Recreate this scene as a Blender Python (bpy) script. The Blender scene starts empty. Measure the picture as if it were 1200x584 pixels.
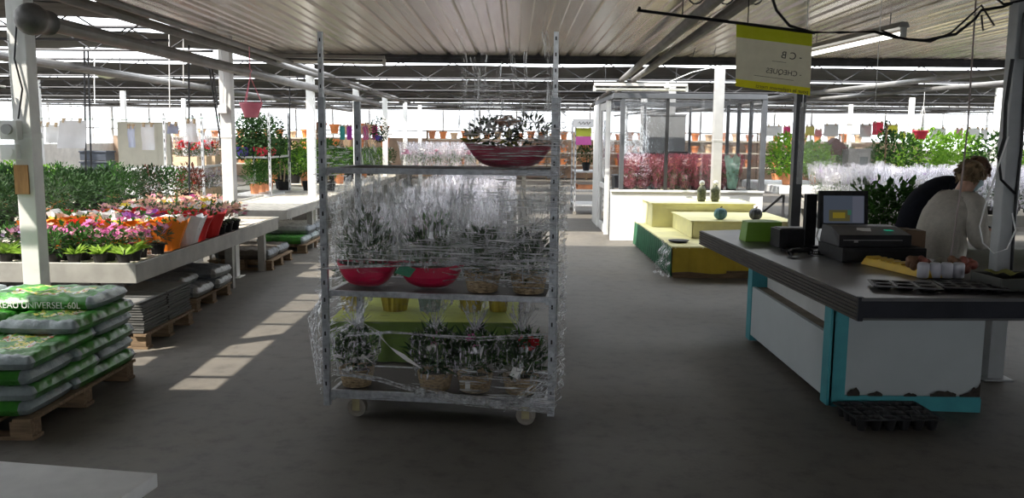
import bpy, math, random
from mathutils import Vector, Matrix, Euler
R = math.radians
rnd = random.Random(7)
scn = bpy.context.scene
COL = scn.collection

# ------------------------------------------------------------------ materials
MATS = {}
def nt(name):
    m = bpy.data.materials.new(name); m.use_nodes = True
    t = m.node_tree; t.nodes.clear()
    o = t.nodes.new('ShaderNodeOutputMaterial')
    return m, t, o
def noise(t, scale, detail=4, stretch=None, rough=.55):
    tc = t.nodes.new('ShaderNodeTexCoord')
    n = t.nodes.new('ShaderNodeTexNoise'); n.inputs['Scale'].default_value = scale
    n.inputs['Detail'].default_value = detail; n.inputs['Roughness'].default_value = rough
    if stretch:
        mp = t.nodes.new('ShaderNodeMapping'); mp.inputs['Scale'].default_value = stretch
        t.links.new(tc.outputs['Object'], mp.inputs[0]); t.links.new(mp.outputs[0], n.inputs['Vector'])
    else:
        t.links.new(tc.outputs['Object'], n.inputs['Vector'])
    return n
def ramp(t, src, stops):
    r = t.nodes.new('ShaderNodeValToRGB'); e = r.color_ramp.elements
    while len(e) < len(stops): e.new(.5)
    for el, (p, c) in zip(e, stops):
        el.position = p; el.color = (c, c, c, 1) if isinstance(c, (int, float)) else (*c, 1)
    t.links.new(src, r.inputs[0]); return r
def mat(name, c, rough=.6, metal=0., var=.18, scale=9., c2=None, bump=0., stretch=None, spec=.5, lo=.32, hi=.68, bscale=None):
    if name in MATS: return MATS[name]
    m, t, o = nt(name)
    p = t.nodes.new('ShaderNodeBsdfPrincipled'); t.links.new(p.outputs[0], o.inputs[0])
    n = noise(t, scale, stretch=stretch)
    a = tuple(v * (1 - var) for v in c); b = c2 if c2 else tuple(min(1, v * (1 + var)) for v in c)
    r = ramp(t, n.outputs['Fac'], [(lo, a), (hi, b)])
    t.links.new(r.outputs[0], p.inputs['Base Color'])
    p.inputs['Roughness'].default_value = rough; p.inputs['Metallic'].default_value = metal
    p.inputs['Specular IOR Level'].default_value = spec
    if bump:
        bn = t.nodes.new('ShaderNodeBump'); bn.inputs['Strength'].default_value = bump; bn.inputs['Distance'].default_value = .02
        n2 = noise(t, bscale or scale * 2.5, stretch=stretch)
        t.links.new(n2.outputs['Fac'], bn.inputs['Height']); t.links.new(bn.outputs[0], p.inputs['Normal'])
    MATS[name] = m; return m
def leafmat(name, c, c2, trans=.35, rough=.5):
    if name in MATS: return MATS[name]
    m, t, o = nt(name)
    n = noise(t, 14, 2); r = ramp(t, n.outputs['Fac'], [(.3, c), (.7, c2)])
    p = t.nodes.new('ShaderNodeBsdfPrincipled'); p.inputs['Roughness'].default_value = rough
    p.inputs['Specular IOR Level'].default_value = .18
    tr = t.nodes.new('ShaderNodeBsdfTranslucent'); mx = t.nodes.new('ShaderNodeMixShader'); mx.inputs[0].default_value = trans
    t.links.new(r.outputs[0], p.inputs['Base Color']); t.links.new(r.outputs[0], tr.inputs[0])
    t.links.new(p.outputs[0], mx.inputs[1]); t.links.new(tr.outputs[0], mx.inputs[2]); t.links.new(mx.outputs[0], o.inputs[0])
    MATS[name] = m; return m
def filmmat(name, lo, hi, scale, stretch, col=(.92, .93, .95), p0=.4, p1=.75, gl=.55, rough=.18):
    """clear plastic: mostly transparent, whiter in noise streaks for creases and their glints"""
    if name in MATS: return MATS[name]
    m, t, o = nt(name)
    n = noise(t, scale, 5, stretch, .6); r = ramp(t, n.outputs['Fac'], [(p0, lo), (p1, hi)])  # white opacity streaks stand in for reflections along the creases
    tp = t.nodes.new('ShaderNodeBsdfTransparent'); tp.inputs[0].default_value = (.97, .97, .97, 1)
    g = t.nodes.new('ShaderNodeBsdfGlossy'); g.inputs[0].default_value = (*col, 1); g.inputs['Roughness'].default_value = rough
    d = t.nodes.new('ShaderNodeBsdfTranslucent'); d.inputs[0].default_value = (*col, 1)
    d2 = t.nodes.new('ShaderNodeBsdfDiffuse'); d2.inputs[0].default_value = (*col, 1)
    md = t.nodes.new('ShaderNodeMixShader'); md.inputs[0].default_value = .3
    t.links.new(d.outputs[0], md.inputs[1]); t.links.new(d2.outputs[0], md.inputs[2])
    mg = t.nodes.new('ShaderNodeMixShader'); mg.inputs[0].default_value = gl
    t.links.new(md.outputs[0], mg.inputs[1]); t.links.new(g.outputs[0], mg.inputs[2])
    bn = t.nodes.new('ShaderNodeBump'); bn.inputs['Strength'].default_value = .5; bn.inputs['Distance'].default_value = .02
    t.links.new(n.outputs['Fac'], bn.inputs['Height']); t.links.new(bn.outputs[0], g.inputs['Normal'])
    mx = t.nodes.new('ShaderNodeMixShader'); t.links.new(r.outputs[0], mx.inputs[0])
    t.links.new(tp.outputs[0], mx.inputs[1]); t.links.new(mg.outputs[0], mx.inputs[2]); t.links.new(mx.outputs[0], o.inputs[0])
    MATS[name] = m; return m
def emit(name, c, s):
    if name in MATS: return MATS[name]
    m, t, o = nt(name); e = t.nodes.new('ShaderNodeEmission'); e.inputs[1].default_value = s
    n = noise(t, 3); r = ramp(t, n.outputs['Fac'], [(.3, c), (.7, tuple(v * .97 for v in c))])
    t.links.new(r.outputs[0], e.inputs[0]); t.links.new(e.outputs[0], o.inputs[0]); MATS[name] = m; return m

galv = mat('galvanised steel', (.40, .42, .45), .42, .5, .25, 30)
galv_l = mat('bright galvanised steel', (.62, .63, .65), .38, .5, .2, 30)
steel_dk = mat('dark weathered steel', (.055, .055, .06), .6, .3, .3, 8)
white_paint = mat('white painted steel', (.74, .74, .72), .45, 0, .08, 5)
grey_paint = mat('grey painted frame', (.085, .09, .10), .45, .2, .12, 6)
black_pl = mat('black plastic', (.012, .012, .014), .45, 0, .3, 20, spec=.25)
wood = mat('raw pallet wood', (.22, .15, .09), .85, 0, .3, 6, stretch=(1, 8, 8), bump=.3)
wood_b = mat('wooden box slats', (.55, .42, .28), .8, 0, .2, 6, stretch=(1, 8, 8))
alu = mat('greyed aluminium bench', (.38, .37, .34), .55, .25, .15, 5, bump=.1)
slat_m = mat('pale bench slats', (.62, .57, .49), .8, 0, .15, 7)
pipe_m = mat('grey heating pipe', (.17, .165, .16), .5, .2, .2, 4)
pipe_d = mat('dusty pipe', (.15, .14, .13), .6, .1, .25, 4)
white_pl = mat('white plastic', (.8, .8, .8), .35, 0, .05, 8)
paper = mat('white paper', (.78, .77, .78), .8, 0, .05, 6)
soil = mat('potting soil', (.03, .022, .016), .95, 0, .4, 40)
terra = mat('terracotta', (.55, .22, .10), .8, 0, .2, 12)
brass_rope = mat('woven seagrass basket', (.36, .26, .15), .85, 0, .45, 40, stretch=(1, 1, 3), bump=.8, bscale=60)
red_bowl = mat('crimson glazed bowl', (.52, .010, .06), .28, 0, .15, 6)
maroon = mat('maroon glazed planter', (.30, .014, .05), .3, 0, .15, 6)
leaf_dk = leafmat('dark glossy leaves', (.016, .040, .013), (.045, .10, .03), .25, .6)
leaf_md = leafmat('mid green leaves', (.022, .07, .014), (.07, .17, .035), .35)
leaf_lt = leafmat('lime leaves', (.16, .30, .03), (.34, .50, .08), .45)
leaf_br = leafmat('bright shrub leaves', (.10, .24, .02), (.26, .46, .06), .45)
leaf_ol = leafmat('olive grey leaves', (.05, .085, .045), (.15, .20, .11), .3)
fl = {}
for n_, c_ in dict(pink=(.74, .34, .47), peach=(.80, .50, .36), white=(.85, .83, .82), magenta=(.66, .14, .38), orange=(.85, .25, .02), yellow=(.85, .65, .05), red=(.62, .015, .03), lilac=(.5, .36, .6)).items():
    fl[n_] = leafmat(n_ + ' petals', tuple(v * .8 for v in c_), c_, .3, .6)
sleeve = {}
for n_, c_ in dict(orange=(.90, .24, .01), white=(.82, .80, .80), red=(.62, .02, .02), purple=(.36, .09, .42), pink=(.80, .20, .42), yellow=(.90, .62, .03)).items():
    sleeve[n_] = mat(n_ + ' paper pot sleeve', c_, .6, 0, .1, 8)
cello = filmmat('crinkled cellophane', .06, .85, 36, (1, 1, .16), p0=.52, p1=.66, gl=.35, rough=.12)
cello_w = filmmat('frosted flower sleeve', .10, .8, 30, (1, 1, .18), col=(.9, .89, .95), p0=.46, p1=.66, gl=.35)
cello_r = filmmat('rose tinted sleeve', .30, .75, 18, (1, 1, .4), col=(.62, .22, .28), p0=.38, p1=.7, gl=.3)
film_h = filmmat('stretch film with level streaks', .02, .9, 2.6, (1.6, 1.6, 40), p0=.52, p1=.63, gl=.25)
film_c = filmmat('clear stretch film', .015, .5, 3.0, (1.4, 1.4, 30), p0=.58, p1=.70, gl=.4)
film_v = filmmat('gathered stretch film', .10, .9, 4, (12, 12, 1.0), p0=.5, p1=.64, gl=.4)
film_r = filmmat('bunched film strands', .25, .9, 40, (1, 1, 1), p0=.35, p1=.65, gl=.5)
acryl = filmmat('hazy clear acrylic', .13, .22, 2, (1, 1, 1), col=(.8, .8, .8), p0=.3, p1=.7, gl=.35, rough=.3)
pane_m = filmmat('window glass', .10, .15, 2, (1, 1, 1), col=(.85, .88, .9), p0=.3, p1=.7, gl=.95, rough=.02)

# ------------------------------------------------------------------ mesh builder
class MB:
    def __init__(s): s.v = []; s.f = []; s.mi = []
    def add(s, vs, fs, mi=0):
        b = len(s.v); s.v += [tuple(v) for v in vs]
        for f in fs: s.f.append(tuple(i + b for i in f)); s.mi.append(mi)
    def box(s, x0, x1, y0, y1, z0, z1, mi=0, M=None):
        vs = [Vector((x, y, z)) for z in (z0, z1) for y in (y0, y1) for x in (x0, x1)]
        if M: vs = [M @ v for v in vs]
        s.add(vs, [(0, 2, 3, 1), (4, 5, 7, 6), (0, 1, 5, 4), (2, 6, 7, 3), (0, 4, 6, 2), (1, 3, 7, 5)], mi)
    def tube(s, pts, r, n=8, mi=0, cap=True):
        pts = [Vector(p) for p in pts]; rs = r if isinstance(r, (list, tuple)) else [r] * len(pts)
        vs = []; ref = None
        for i, p in enumerate(pts):
            d = (pts[min(i + 1, len(pts) - 1)] - pts[max(i - 1, 0)]).normalized()
            if ref is None: ref = Vector((0, 0, 1)) if abs(d.z) < .9 else Vector((1, 0, 0))
            a = d.cross(ref); a = a.normalized() if a.length > 1e-6 else d.orthogonal().normalized(); b = d.cross(a)
            for k in range(n):
                t = 2 * math.pi * k / n
                vs.append(p + (a * math.cos(t) + b * math.sin(t)) * rs[i])
        fs = []
        for i in range(len(pts) - 1):
            for k in range(n):
                fs.append((i * n + k, i * n + (k + 1) % n, (i + 1) * n + (k + 1) % n, (i + 1) * n + k))
        if cap:
            fs.append(tuple(range(n))); fs.append(tuple((len(pts) - 1) * n + k for k in reversed(range(n))))
        s.add(vs, fs, mi)
    def lathe(s, prof, c=(0, 0, 0), n=16, mi=0, sx=1., sy=1., ribs=0, rib=0.):
        vs = []; fs = []
        for (r, z) in prof:
            for k in range(n):
                t = 2 * math.pi * k / n; q = r * (1 + rib * math.cos(ribs * t)) if ribs else r
                vs.append((c[0] + q * math.cos(t) * sx, c[1] + q * math.sin(t) * sy, c[2] + z))
        for i in range(len(prof) - 1):
            for k in range(n):
                fs.append((i * n + k, i * n + (k + 1) % n, (i + 1) * n + (k + 1) % n, (i + 1) * n + k))
        if prof[0][0] > 1e-4: fs.append(tuple(reversed(range(n))))
        if prof[-1][0] > 1e-4 and prof[-1][1] > prof[0][1] and len(prof) < 3: fs.append(tuple((len(prof) - 1) * n + k for k in range(n)))
        s.add(vs, fs, mi)
    def disc(s, c, r, n=16, mi=0, sx=1., sy=1.):
        s.add([(c[0] + r * sx * math.cos(2 * math.pi * k / n), c[1] + r * sy * math.sin(2 * math.pi * k / n), c[2]) for k in range(n)], [tuple(range(n))], mi)
    def ball(s, c, r, n=10, m=7, mi=0, sz=1.):
        prof = [(r * math.sin(math.pi * i / m), -r * sz * math.cos(math.pi * i / m)) for i in range(m + 1)]
        s.lathe(prof, c, n, mi)
    def leaf(s, p, d, L, W, mi=0, fold=.25, rg=rnd):
        p = Vector(p); d = d.normalized(); up = Vector((0, 0, 1)); a = d.cross(up)
        a = a.normalized() if a.length > .05 else Vector((1, 0, 0))
        a = (a + d.cross(a) * rg.uniform(-.7, .7)).normalized(); nrm = a.cross(d)
        b = p + d * L * .45 - nrm * W * fold
        tip = p + d * L + Vector((0, 0, -L * .15))
        s.add([p, b + a * W * .5 + nrm * W * fold, tip, b - a * W * .5 + nrm * W * fold, b], [(0, 4, 2, 1), (0, 3, 2, 4)], mi)
    def clump(s, c, rad, n, L, W, mi=0, seed=0, up=.4, inner=.35):
        g = random.Random(seed); c = Vector(c); L *= .74; W *= .82; n = int(n * 1.6)
        for _ in range(n):
            while True:
                q = Vector((g.uniform(-1, 1), g.uniform(-1, 1), g.uniform(-1, 1)))
                if inner < q.length < 1: break
            p = c + Vector((q.x * rad[0], q.y * rad[1], q.z * rad[2]))
            d = q + Vector((g.uniform(-.6, .6), g.uniform(-.6, .6), up + g.uniform(-.4, .4)))
            k = g.uniform(.7, 1.25)
            s.leaf(p, d, L * k, W * k, mi, rg=g)
    def flower(s, c, r, n=5, mi=0, g=rnd, tilt=.5):
        ax = Vector((g.uniform(-tilt, tilt), g.uniform(-tilt, tilt) - .25, 1)).normalized()
        c = Vector(c); a = ax.orthogonal().normalized(); b = ax.cross(a); ph = g.uniform(0, 6)
        for k in range(n):
            t = ph + 2 * math.pi * k / n; d = a * math.cos(t) + b * math.sin(t); e = a * math.cos(t + 1.57) + b * math.sin(t + 1.57)
            s.add([c, c + d * r * .7 + e * r * .42 + ax * r * .12, c + d * r + ax * r * .2, c + d * r * .7 - e * r * .42 + ax * r * .12], [(0, 1, 2, 3)], mi)
    def wrap(s, z0, h, r0, r1, n=14, rings=5, jit=.12, mi=0, seed=0, tuft=False, sx=1., sy=1., c=(0, 0)):
        """a crumpled sleeve of clear sheet: flared open cone, or gathered at a tie with a tuft above it"""
        g = random.Random(seed); vs = []; fs = []
        for i in range(rings + 1):
            t = i / rings
            if tuft:
                r = r0 + (r1 - r0) * math.sin(min(t / .55, 1) * math.pi / 2) if t < .5 else (r1 * (1 - (t - .5) / .22) if t < .72 else r1 * (.06 + (t - .72) / .28 * .55))
                r = max(r, r1 * .07)
            else: r = r0 + (r1 - r0) * t ** .8
            for k in range(n):
                a = 2 * math.pi * k / n + g.uniform(-.12, .12)
                q = r * (1 + g.uniform(-jit, jit) + (.16 if k % 2 else -.10) * t)
                z = z0 + h * t + (g.uniform(-.12, .16) * h if i == rings else g.uniform(-.02, .02) * h)
                vs.append((c[0] + q * math.cos(a) * sx, c[1] + q * math.sin(a) * sy, z))
        for i in range(rings):
            for k in range(n):
                fs.append((i * n + k, i * n + (k + 1) % n, (i + 1) * n + (k + 1) % n, (i + 1) * n + k))
        s.add(vs, fs, mi)
    def sheet(s, P, nu, nv, mi=0):
        vs = [P(i / nu, j / nv) for j in range(nv + 1) for i in range(nu + 1)]; w = nu + 1
        s.add(vs, [(j * w + i, j * w + i + 1, (j + 1) * w + i + 1, (j + 1) * w + i) for j in range(nv) for i in range(nu)], mi)
    def mesh(s, name, mats):
        me = bpy.data.meshes.new(name); me.from_pydata(s.v, [], s.f)
        for m in (mats if isinstance(mats, (list, tuple)) else [mats]): me.materials.append(m)
        me.polygons.foreach_set('material_index', s.mi); me.update(); return me

def link(o, parent=None):
    COL.objects.link(o)
    if parent is not None: o.parent = parent
    return o
def tag(o, label=None, cat=None, group=None, kind=None):
    if label: o['label'] = label
    if cat: o['category'] = cat
    if group: o['group'] = group
    if kind: o['kind'] = kind
    return o
def mk(name, mb, mats, parent=None, loc=(0, 0, 0), rz=0., smooth=False, bev=0., label=None, kind=None):
    me = mb if isinstance(mb, bpy.types.Mesh) else mb.mesh(name, mats)
    o = bpy.data.objects.new(name, me); link(o, parent); o.location = loc; o.rotation_euler = (0, 0, rz)
    if smooth:
        me.polygons.foreach_set('use_smooth', [True] * len(me.polygons)); me.update()
    if bev:
        b = o.modifiers.new('bevel', 'BEVEL'); b.width = bev; b.segments = 2; b.limit_method = 'ANGLE'
    if label: o['label'] = label
    if kind: o['kind'] = kind
    return o
def thing(name, label, cat, loc=(0, 0, 0), rz=0., group=None, sc=None):
    o = bpy.data.objects.new(name, None); o.empty_display_size = .1; link(o)
    o.location = loc; o.rotation_euler = (0, 0, rz)
    if sc: o.scale = (sc, sc, sc)
    return tag(o, label, cat, group)
def single(name, mb, mats, label, cat, loc=(0, 0, 0), rz=0., group=None, smooth=False, bev=0., kind=None):
    return tag(mk(name, mb, mats, None, loc, rz, smooth, bev), label, cat, group, kind)
def struct(name, mb, mats, **k):
    o = mk(name, mb, mats, **k); o['kind'] = 'structure'; return o
def dup(root, loc, rz=0., label=None, group=None, sc=None):
    r = root.copy(); COL.objects.link(r); r.location = loc; r.rotation_euler = (0, 0, rz)
    if label: r['label'] = label
    if group: r['group'] = group
    if sc: r.scale = (sc, sc, sc)
    for ch in list(root.children):
        c = ch.copy(); COL.objects.link(c); c.parent = r
        for g in ch.children:
            d = g.copy(); COL.objects.link(d); d.parent = c
    return r
def text(name, body, size, m, parent, loc, rot, align='LEFT', ex=.0008, sx=1.):
    cu = bpy.data.curves.new(name, 'FONT'); cu.body = body; cu.size = size; cu.align_x = align; cu.extrude = ex
    tmp = bpy.data.objects.new(name, cu); me = bpy.data.meshes.new_from_object(tmp); bpy.data.objects.remove(tmp)
    me.materials.clear(); me.materials.append(m); o = bpy.data.objects.new(name, me); link(o, parent); o.location = loc; o.rotation_euler = rot; o.scale = (sx, 1, 1)
    return o
ORD = 'first second third fourth fifth sixth seventh eighth ninth tenth eleventh twelfth thirteenth fourteenth fifteenth sixteenth seventeenth eighteenth nineteenth twentieth'.split()
def rotz(a): return Matrix.Rotation(a, 4, 'Z')

# ------------------------------------------------------------------ camera, light
CH = 1.65
cam = bpy.data.objects.new('camera', bpy.data.cameras.new('camera')); link(cam)
cam.data.sensor_width = 36; cam.data.lens = 30.0; cam.data.clip_start = .05; cam.data.clip_end = 300
pit = math.atan(130 / 1000)
mw = Matrix.Rotation(.004, 4, 'Z') @ Matrix.Rotation(math.pi / 2 - pit, 4, 'X') @ Matrix.Rotation(R(.5), 4, 'Z')
cam.matrix_world = Matrix.Translation((0, 0, CH)) @ mw
scn.camera = cam
def ray(x, y):
    return mw.to_3x3() @ Vector(((x - 600) / 1000, -(y - 292) / 1000, -1))
def gz(x, y, Z=0.):
    d = ray(x, y); return Vector((0, 0, CH)) + d * ((Z - CH) / d.z)
def gy(x, y, Y):
    d = ray(x, y); return Vector((0, 0, CH)) + d * (Y / d.y)

w = bpy.data.worlds.new('overcast bright sky'); scn.world = w; w.use_nodes = True
bg = w.node_tree.nodes['Background']; bg.inputs[0].default_value = (.92, .96, 1, 1); bg.inputs[1].default_value = 3.1
sun = bpy.data.objects.new('sun', bpy.data.lights.new('sun', 'SUN')); link(sun)
sun.data.energy = 7.0; sun.data.angle = R(.6); sun.data.color = (1, .93, .82)
sd = Vector((.62, .45, -1.0)).normalized()
sun.rotation_euler = sd.to_track_quat('-Z', 'Y').to_euler(); sun.location = (-6, -5, 12)
scn.view_settings.view_transform = 'Standard'; scn.view_settings.look = 'None'; scn.view_settings.gamma = 1
scn.view_settings.use_curve_mapping = False; scn.view_settings.exposure = 0.5
scn.cycles.transparent_max_bounces = 32; scn.cycles.max_bounces = 8; scn.cycles.diffuse_bounces = 4
scn.cycles.sample_clamp_indirect = 6
# ------------------------------------------------------------------ SETTING
def concrete():
    m, t, o = nt('worn concrete floor')
    p = t.nodes.new('ShaderNodeBsdfPrincipled'); t.links.new(p.outputs[0], o.inputs[0])
    n1 = noise(t, .55, 6); n2 = noise(t, 7, 8, rough=.7)
    r1 = ramp(t, n1.outputs['Fac'], [(.3, (.082, .073, .058)), (.5, (.108, .099, .086)), (.72, (.150, .134, .110))])
    r2 = ramp(t, n2.outputs['Fac'], [(.30, .62), (.5, 1.), (.75, 1.12)])
    mx = t.nodes.new('ShaderNodeMix'); mx.data_type = 'RGBA'; mx.blend_type = 'MULTIPLY'; mx.inputs[0].default_value = 1
    t.links.new(r1.outputs[0], mx.inputs[6]); t.links.new(r2.outputs[0], mx.inputs[7]); t.links.new(mx.outputs[2], p.inputs['Base Color'])
    rr = ramp(t, n1.outputs['Fac'], [(.3, .5), (.7, .75)]); t.links.new(rr.outputs[0], p.inputs['Roughness'])
    bn = t.nodes.new('ShaderNodeBump'); bn.inputs['Strength'].default_value = .25; bn.inputs['Distance'].default_value = .01
    t.links.new(n2.outputs['Fac'], bn.inputs['Height']); t.links.new(bn.outputs[0], p.inputs['Normal'])
    return m
b = MB(); b.box(-30, 30, -8, 60, -.2, 0); struct('floor', b, concrete())

CZ = 2.76; CE = 11.8; CL = -3.35
ceil_m = mat('ribbed sheet metal', (.60, .55, .49), .27, .7, .16, 1.6, stretch=(9, .5, 9))
b = MB()
prof = []; x = CL
while x < 9.2:   # trapezoid ribs 0.4 m apart with two small stiffening ridges between
    prof += [(x, 0), (x + .018, .03), (x + .046, .03), (x + .064, 0), (x + .17, 0), (x + .178, -.012), (x + .186, 0), (x + .28, 0), (x + .288, -.012), (x + .296, 0)]
    x += .4
n = len(prof); vs = [(px, y, CZ + pz) for y in (-6.2, CE) for px, pz in prof]
b.add(vs, [(i, i + 1, n + i + 1, n + i) for i in range(n - 1)])
b.box(CL, 9.2, -6.2, CE, CZ + .05, CZ + .09)
b.box(CL, 9.2, -6.2, CE, CZ + .055, CZ + .06)
struct('ceiling', b, ceil_m)
b = MB(); b.box(CL - .05, 9.2, CE, CE + .06, CZ - .105, CZ + .1); b.tube([(CL - .05, CE + .1, CZ - .05), (9.2, CE + .1, CZ - .05)], .03, 8)
b.box(CL - .05, 9.2, CE - .02, CE + .09, CZ - .04, CZ - .015)
struct('trim_1', b, steel_dk)
b = MB(); b.box(CL - .06, CL - .005, -6.2, CE, CZ - .02, CZ + .1); struct('trim_2', b, pipe_m)

# shade screens of the greenhouse roof: dark cloth between open glazed strips
screen = mat('dark shade cloth', (.045, .042, .040), .85, 0, .35, 3, stretch=(.3, 3, 3))
gaps = [(11.9, 14.0), (16.5, 17.6), (20.4, 21.5), (24.3, 25.4), (28.2, 29.3), (32.1, 33.0)]
edges = [14.0, 16.5, 17.6, 20.4, 21.5, 24.3, 25.4, 28.2, 29.3, 32.1, 33.0, 36.2]
def screen_ob(x0, x1, y0, y1, i):
    bb = MB(); nn = 24
    bb.sheet(lambda u, v: (x0 + (x1 - x0) * u, y0 + (y1 - y0) * v, 2.79 - .03 * math.sin(v * math.pi) + .012 * math.sin(u * 70)), nn * 3, 4)
    bb.sheet(lambda u, v: (x0 + (x1 - x0) * u, y0 + (y1 - y0) * v, 2.80 - .03 * math.sin(v * math.pi) + .012 * math.sin(u * 70)), nn * 3, 4)
    struct('ceiling_screen', bb, screen)
for k in range(0, len(edges), 2): screen_ob(-17, 17, edges[k], edges[k + 1], k)
screen_ob(-17, CL - .03, 9.85, 11.6, 0); screen_ob(-17, CL - .03, 7.6, 8.6, 0)
screen_ob(-17, CL - .03, -6, 4.15, 0)  # out of view, closed here so the front sacks fall in shade
screen_ob(9.25, 17, -6, 8.7, 0); screen_ob(9.25, 17, 9.9, 12.5, 0)
b = MB(); b.box(CL - .38, CL - .05, -6, 26, 2.86, 2.90); b.box(CL - .38, CL - .36, -6, 26, 2.90, 2.98); struct('sun_stripe_board', b, pipe_m)  # board added over the posts to narrow the sun stripe on the floor
b = MB(); b.box(CL - 1.10, CL - .70, 1.5, 8.6, 2.86, 2.90); struct('sun_stripe_board', b, pipe_m)  # second added board, keeps sun off the floor left of the stripe
# trusses under the strips
def truss(x0, x1, y, z, i):
    bb = MB(); bb.tube([(x0, y, z), (x1, y, z)], .022, 6); bb.tube([(x0, y, z - .26), (x1, y, z - .26)], .016, 6)
    nn = int((x1 - x0) / .42)
    for k in range(nn):
        xa = x0 + k * .42; up = k % 2
        bb.tube([(xa, y, z - .26 * up), (xa + .42, y, z - .26 * (1 - up))], .008, 4, cap=False)
    struct('roof_truss', bb, steel_dk)
for y in (14.05, 17.65, 21.55, 25.45, 29.35): truss(-17, 17, y, 2.86, 0)
truss(-17, CL - .1, 9.87, 2.86, 0); truss(-17, CL - .1, 8.62, 2.84, 0)
for i in range(6):
    y = 4.4 + i * .56
    b = MB(); b.box(-17, CL - .07, y, y + .04, 2.82, 2.87); struct('roof_bar', b, steel_dk)
for i, y in enumerate((15.4, 16.45, 19.2, 20.35, 23.0, 24.25, 27, 30.5)):
    b = MB(); b.tube([(-17, y, 2.70), (17, y, 2.70)], .03, 6); struct('roof_rail', b, pipe_d if i % 2 else pipe_m)
# posts
def post(x, y, z1=2.78, wd=.055, m=None, z0=0.):
    bb = MB(); bb.box(x - wd, x + wd, y - wd, y + wd, z0, z1)
    bb.box(x - wd - .05, x + wd + .05, y - wd - .05, y + wd + .05, z0, z0 + .012)
    bb.box(x - wd - .004, x + wd + .004, y - wd - .004, y + wd + .004, 1.62, 1.66)
    struct('pillar', bb, m or white_paint, bev=.006)
post(-3.36, 5.9, wd=.062); post(-3.32, 9.9, wd=.065)
for y in (13.75, 17.65, 21.5, 25.4, 29.3): post(-3.28, y, wd=.06)
post(3.37, 5.88, m=mat('pale grey painted post', (.42, .44, .45), .5, 0, .1, 4)); post(3.22, 9.85, m=grey_paint)
for y in (13.55, 17.65, 21.5, 25.4): post(3.16, y, wd=.07, m=mat('dull grey painted post', (.34, .34, .34), .5, 0, .1, 4))
for y in (13.75, 17.65, 21.5, 25.4): post(-9.8, y); post(9.8, y)
# outer walls: low blockwork with glazing above
wall_m = mat('whitewashed blockwork', (.72, .70, .66), .85, 0, .12, 3, bump=.2)
def glazed(name, wname, P, L, n, wn):
    """P maps (along, z, depth) to a point"""
    bb = MB(); bx = lambda a0, a1, d0, d1, z0, z1: bb.add([P(a, z, d) for z in (z0, z1) for d in (d0, d1) for a in (a0, a1)], [(0, 2, 3, 1), (4, 5, 7, 6), (0, 1, 5, 4), (2, 6, 7, 3), (0, 4, 6, 2), (1, 3, 7, 5)])
    hb = 1.62 if wname == 'f' else 1.30; bx(0, L, 0, .12, 0, hb); struct(name, bb, mat('warm far wall', (.50, .36, .26), .85, 0, .25, 1.5, bump=.2) if wname == 'f' else wall_m)
    bb = MB()
    for k in range(n + 1): bx(L * k / n - .03, L * k / n + .03, .02, .08, hb, 3.0)
    bx(0, L, .02, .08, 1.9, 1.95); bx(0, L, 0, .1, 2.95, 3.05); struct('trim_%d' % (wn + 10), bb, white_paint)
    bb = MB(); bx(0, L, .045, .053, hb, 2.95); struct('window_%d' % wn, bb, pane_m)
glazed('wall_far', 'f', lambda a, z, d: (-17 + a, 36.2 + d, z), 34, 22, 1)
glazed('wall_left', 'l', lambda a, z, d: (-17 - d, -6 + a, z), 42.2, 26, 2)
glazed('wall_right', 'r', lambda a, z, d: (17 + d, -6 + a, z), 42.2, 26, 3)
b = MB(); b.box(-3.2, 5.2, -6.27, -6.262, .6, 2.25); struct('window_4', b, pane_m)  # unseen glazed opening added behind the camera to brighten the foreground
b = MB()
for k in range(7): b.box(-3.2 + 1.4 * k - .025, -3.2 + 1.4 * k + .025, -6.29, -6.21, .6, 2.25)
b.box(-3.2, 5.2, -6.29, -6.21, .55, .6); struct('trim_20', b, white_paint)  # frame of the added fill opening
b = MB(); b.box(-17, -3.2, -6.3, -6.2, 0, 3.0); b.box(5.2, 17, -6.3, -6.2, 0, 3.0); b.box(-3.2, 5.2, -6.3, -6.2, 0, .55); b.box(-3.2, 5.2, -6.3, -6.2, 2.25, 3.0); struct('wall_back', b, mat('grey back wall', (.22, .21, .20), .8, 0, .15, 2))

# pipes (each its own run)
def pipe(name, pts, r, m, label, cat='pipe', n=12, group=None):
    bb = MB(); bb.tube(pts, r, n); return single(name, bb, m, label, cat, group=group, smooth=False)
t = thing('heating_pipe', 'thick grey pipe with a round end cap fixed to the front left post', 'pipe', (-3.2, 5.75, 2.40))
b = MB(); b.tube([(0, 0, 0), (.04, 14, 0)], .055, 14); mk('pipe_run', b, pipe_m, t, smooth=False)
b = MB(); b.ball((0, 0, 0), .105, 18, 12); b.tube([(0, .0, 0), (.0, .2, 0)], .085, 16); mk('end_cap', b, mat('dark cast cap', (.11, .105, .10), .5, .3, .3, 10), t, smooth=True)
pipe('heating_pipe', [(-3.27, 2, 2.62), (-3.15, 24, 2.62)], .042, pipe_m, 'upper pipe running just under the left edge of the metal ceiling')
pipe('heating_pipe', [(-2.98, 2, 2.615), (-2.98, 24, 2.615)], .03, pipe_m, 'thin pipe under the sheet ceiling right of the left post row')
pipe('heating_pipe', [(-5.2, 6, 2.42), (-4.9, 26, 2.42)], .05, pipe_m, 'pipe over the flower bench left of the post row')
pipe('heating_pipe', [(1.22, 3, 2.60), (2.2, 25.7, 2.60)], .045, pipe_d, 'left pipe of the pair hung under the ceiling before the glass kiosk')
pipe('heating_pipe', [(1.44, 3, 2.60), (2.36, 25.7, 2.60)], .045, pipe_d, 'right pipe of the pair hung under the ceiling before the glass kiosk')
pipe('heating_pipe', [(5.6, 9, 2.45), (3.4, 30, 2.45)], .035, pipe_m, 'pale pipe slanting away above the right hand white flowers')
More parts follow.
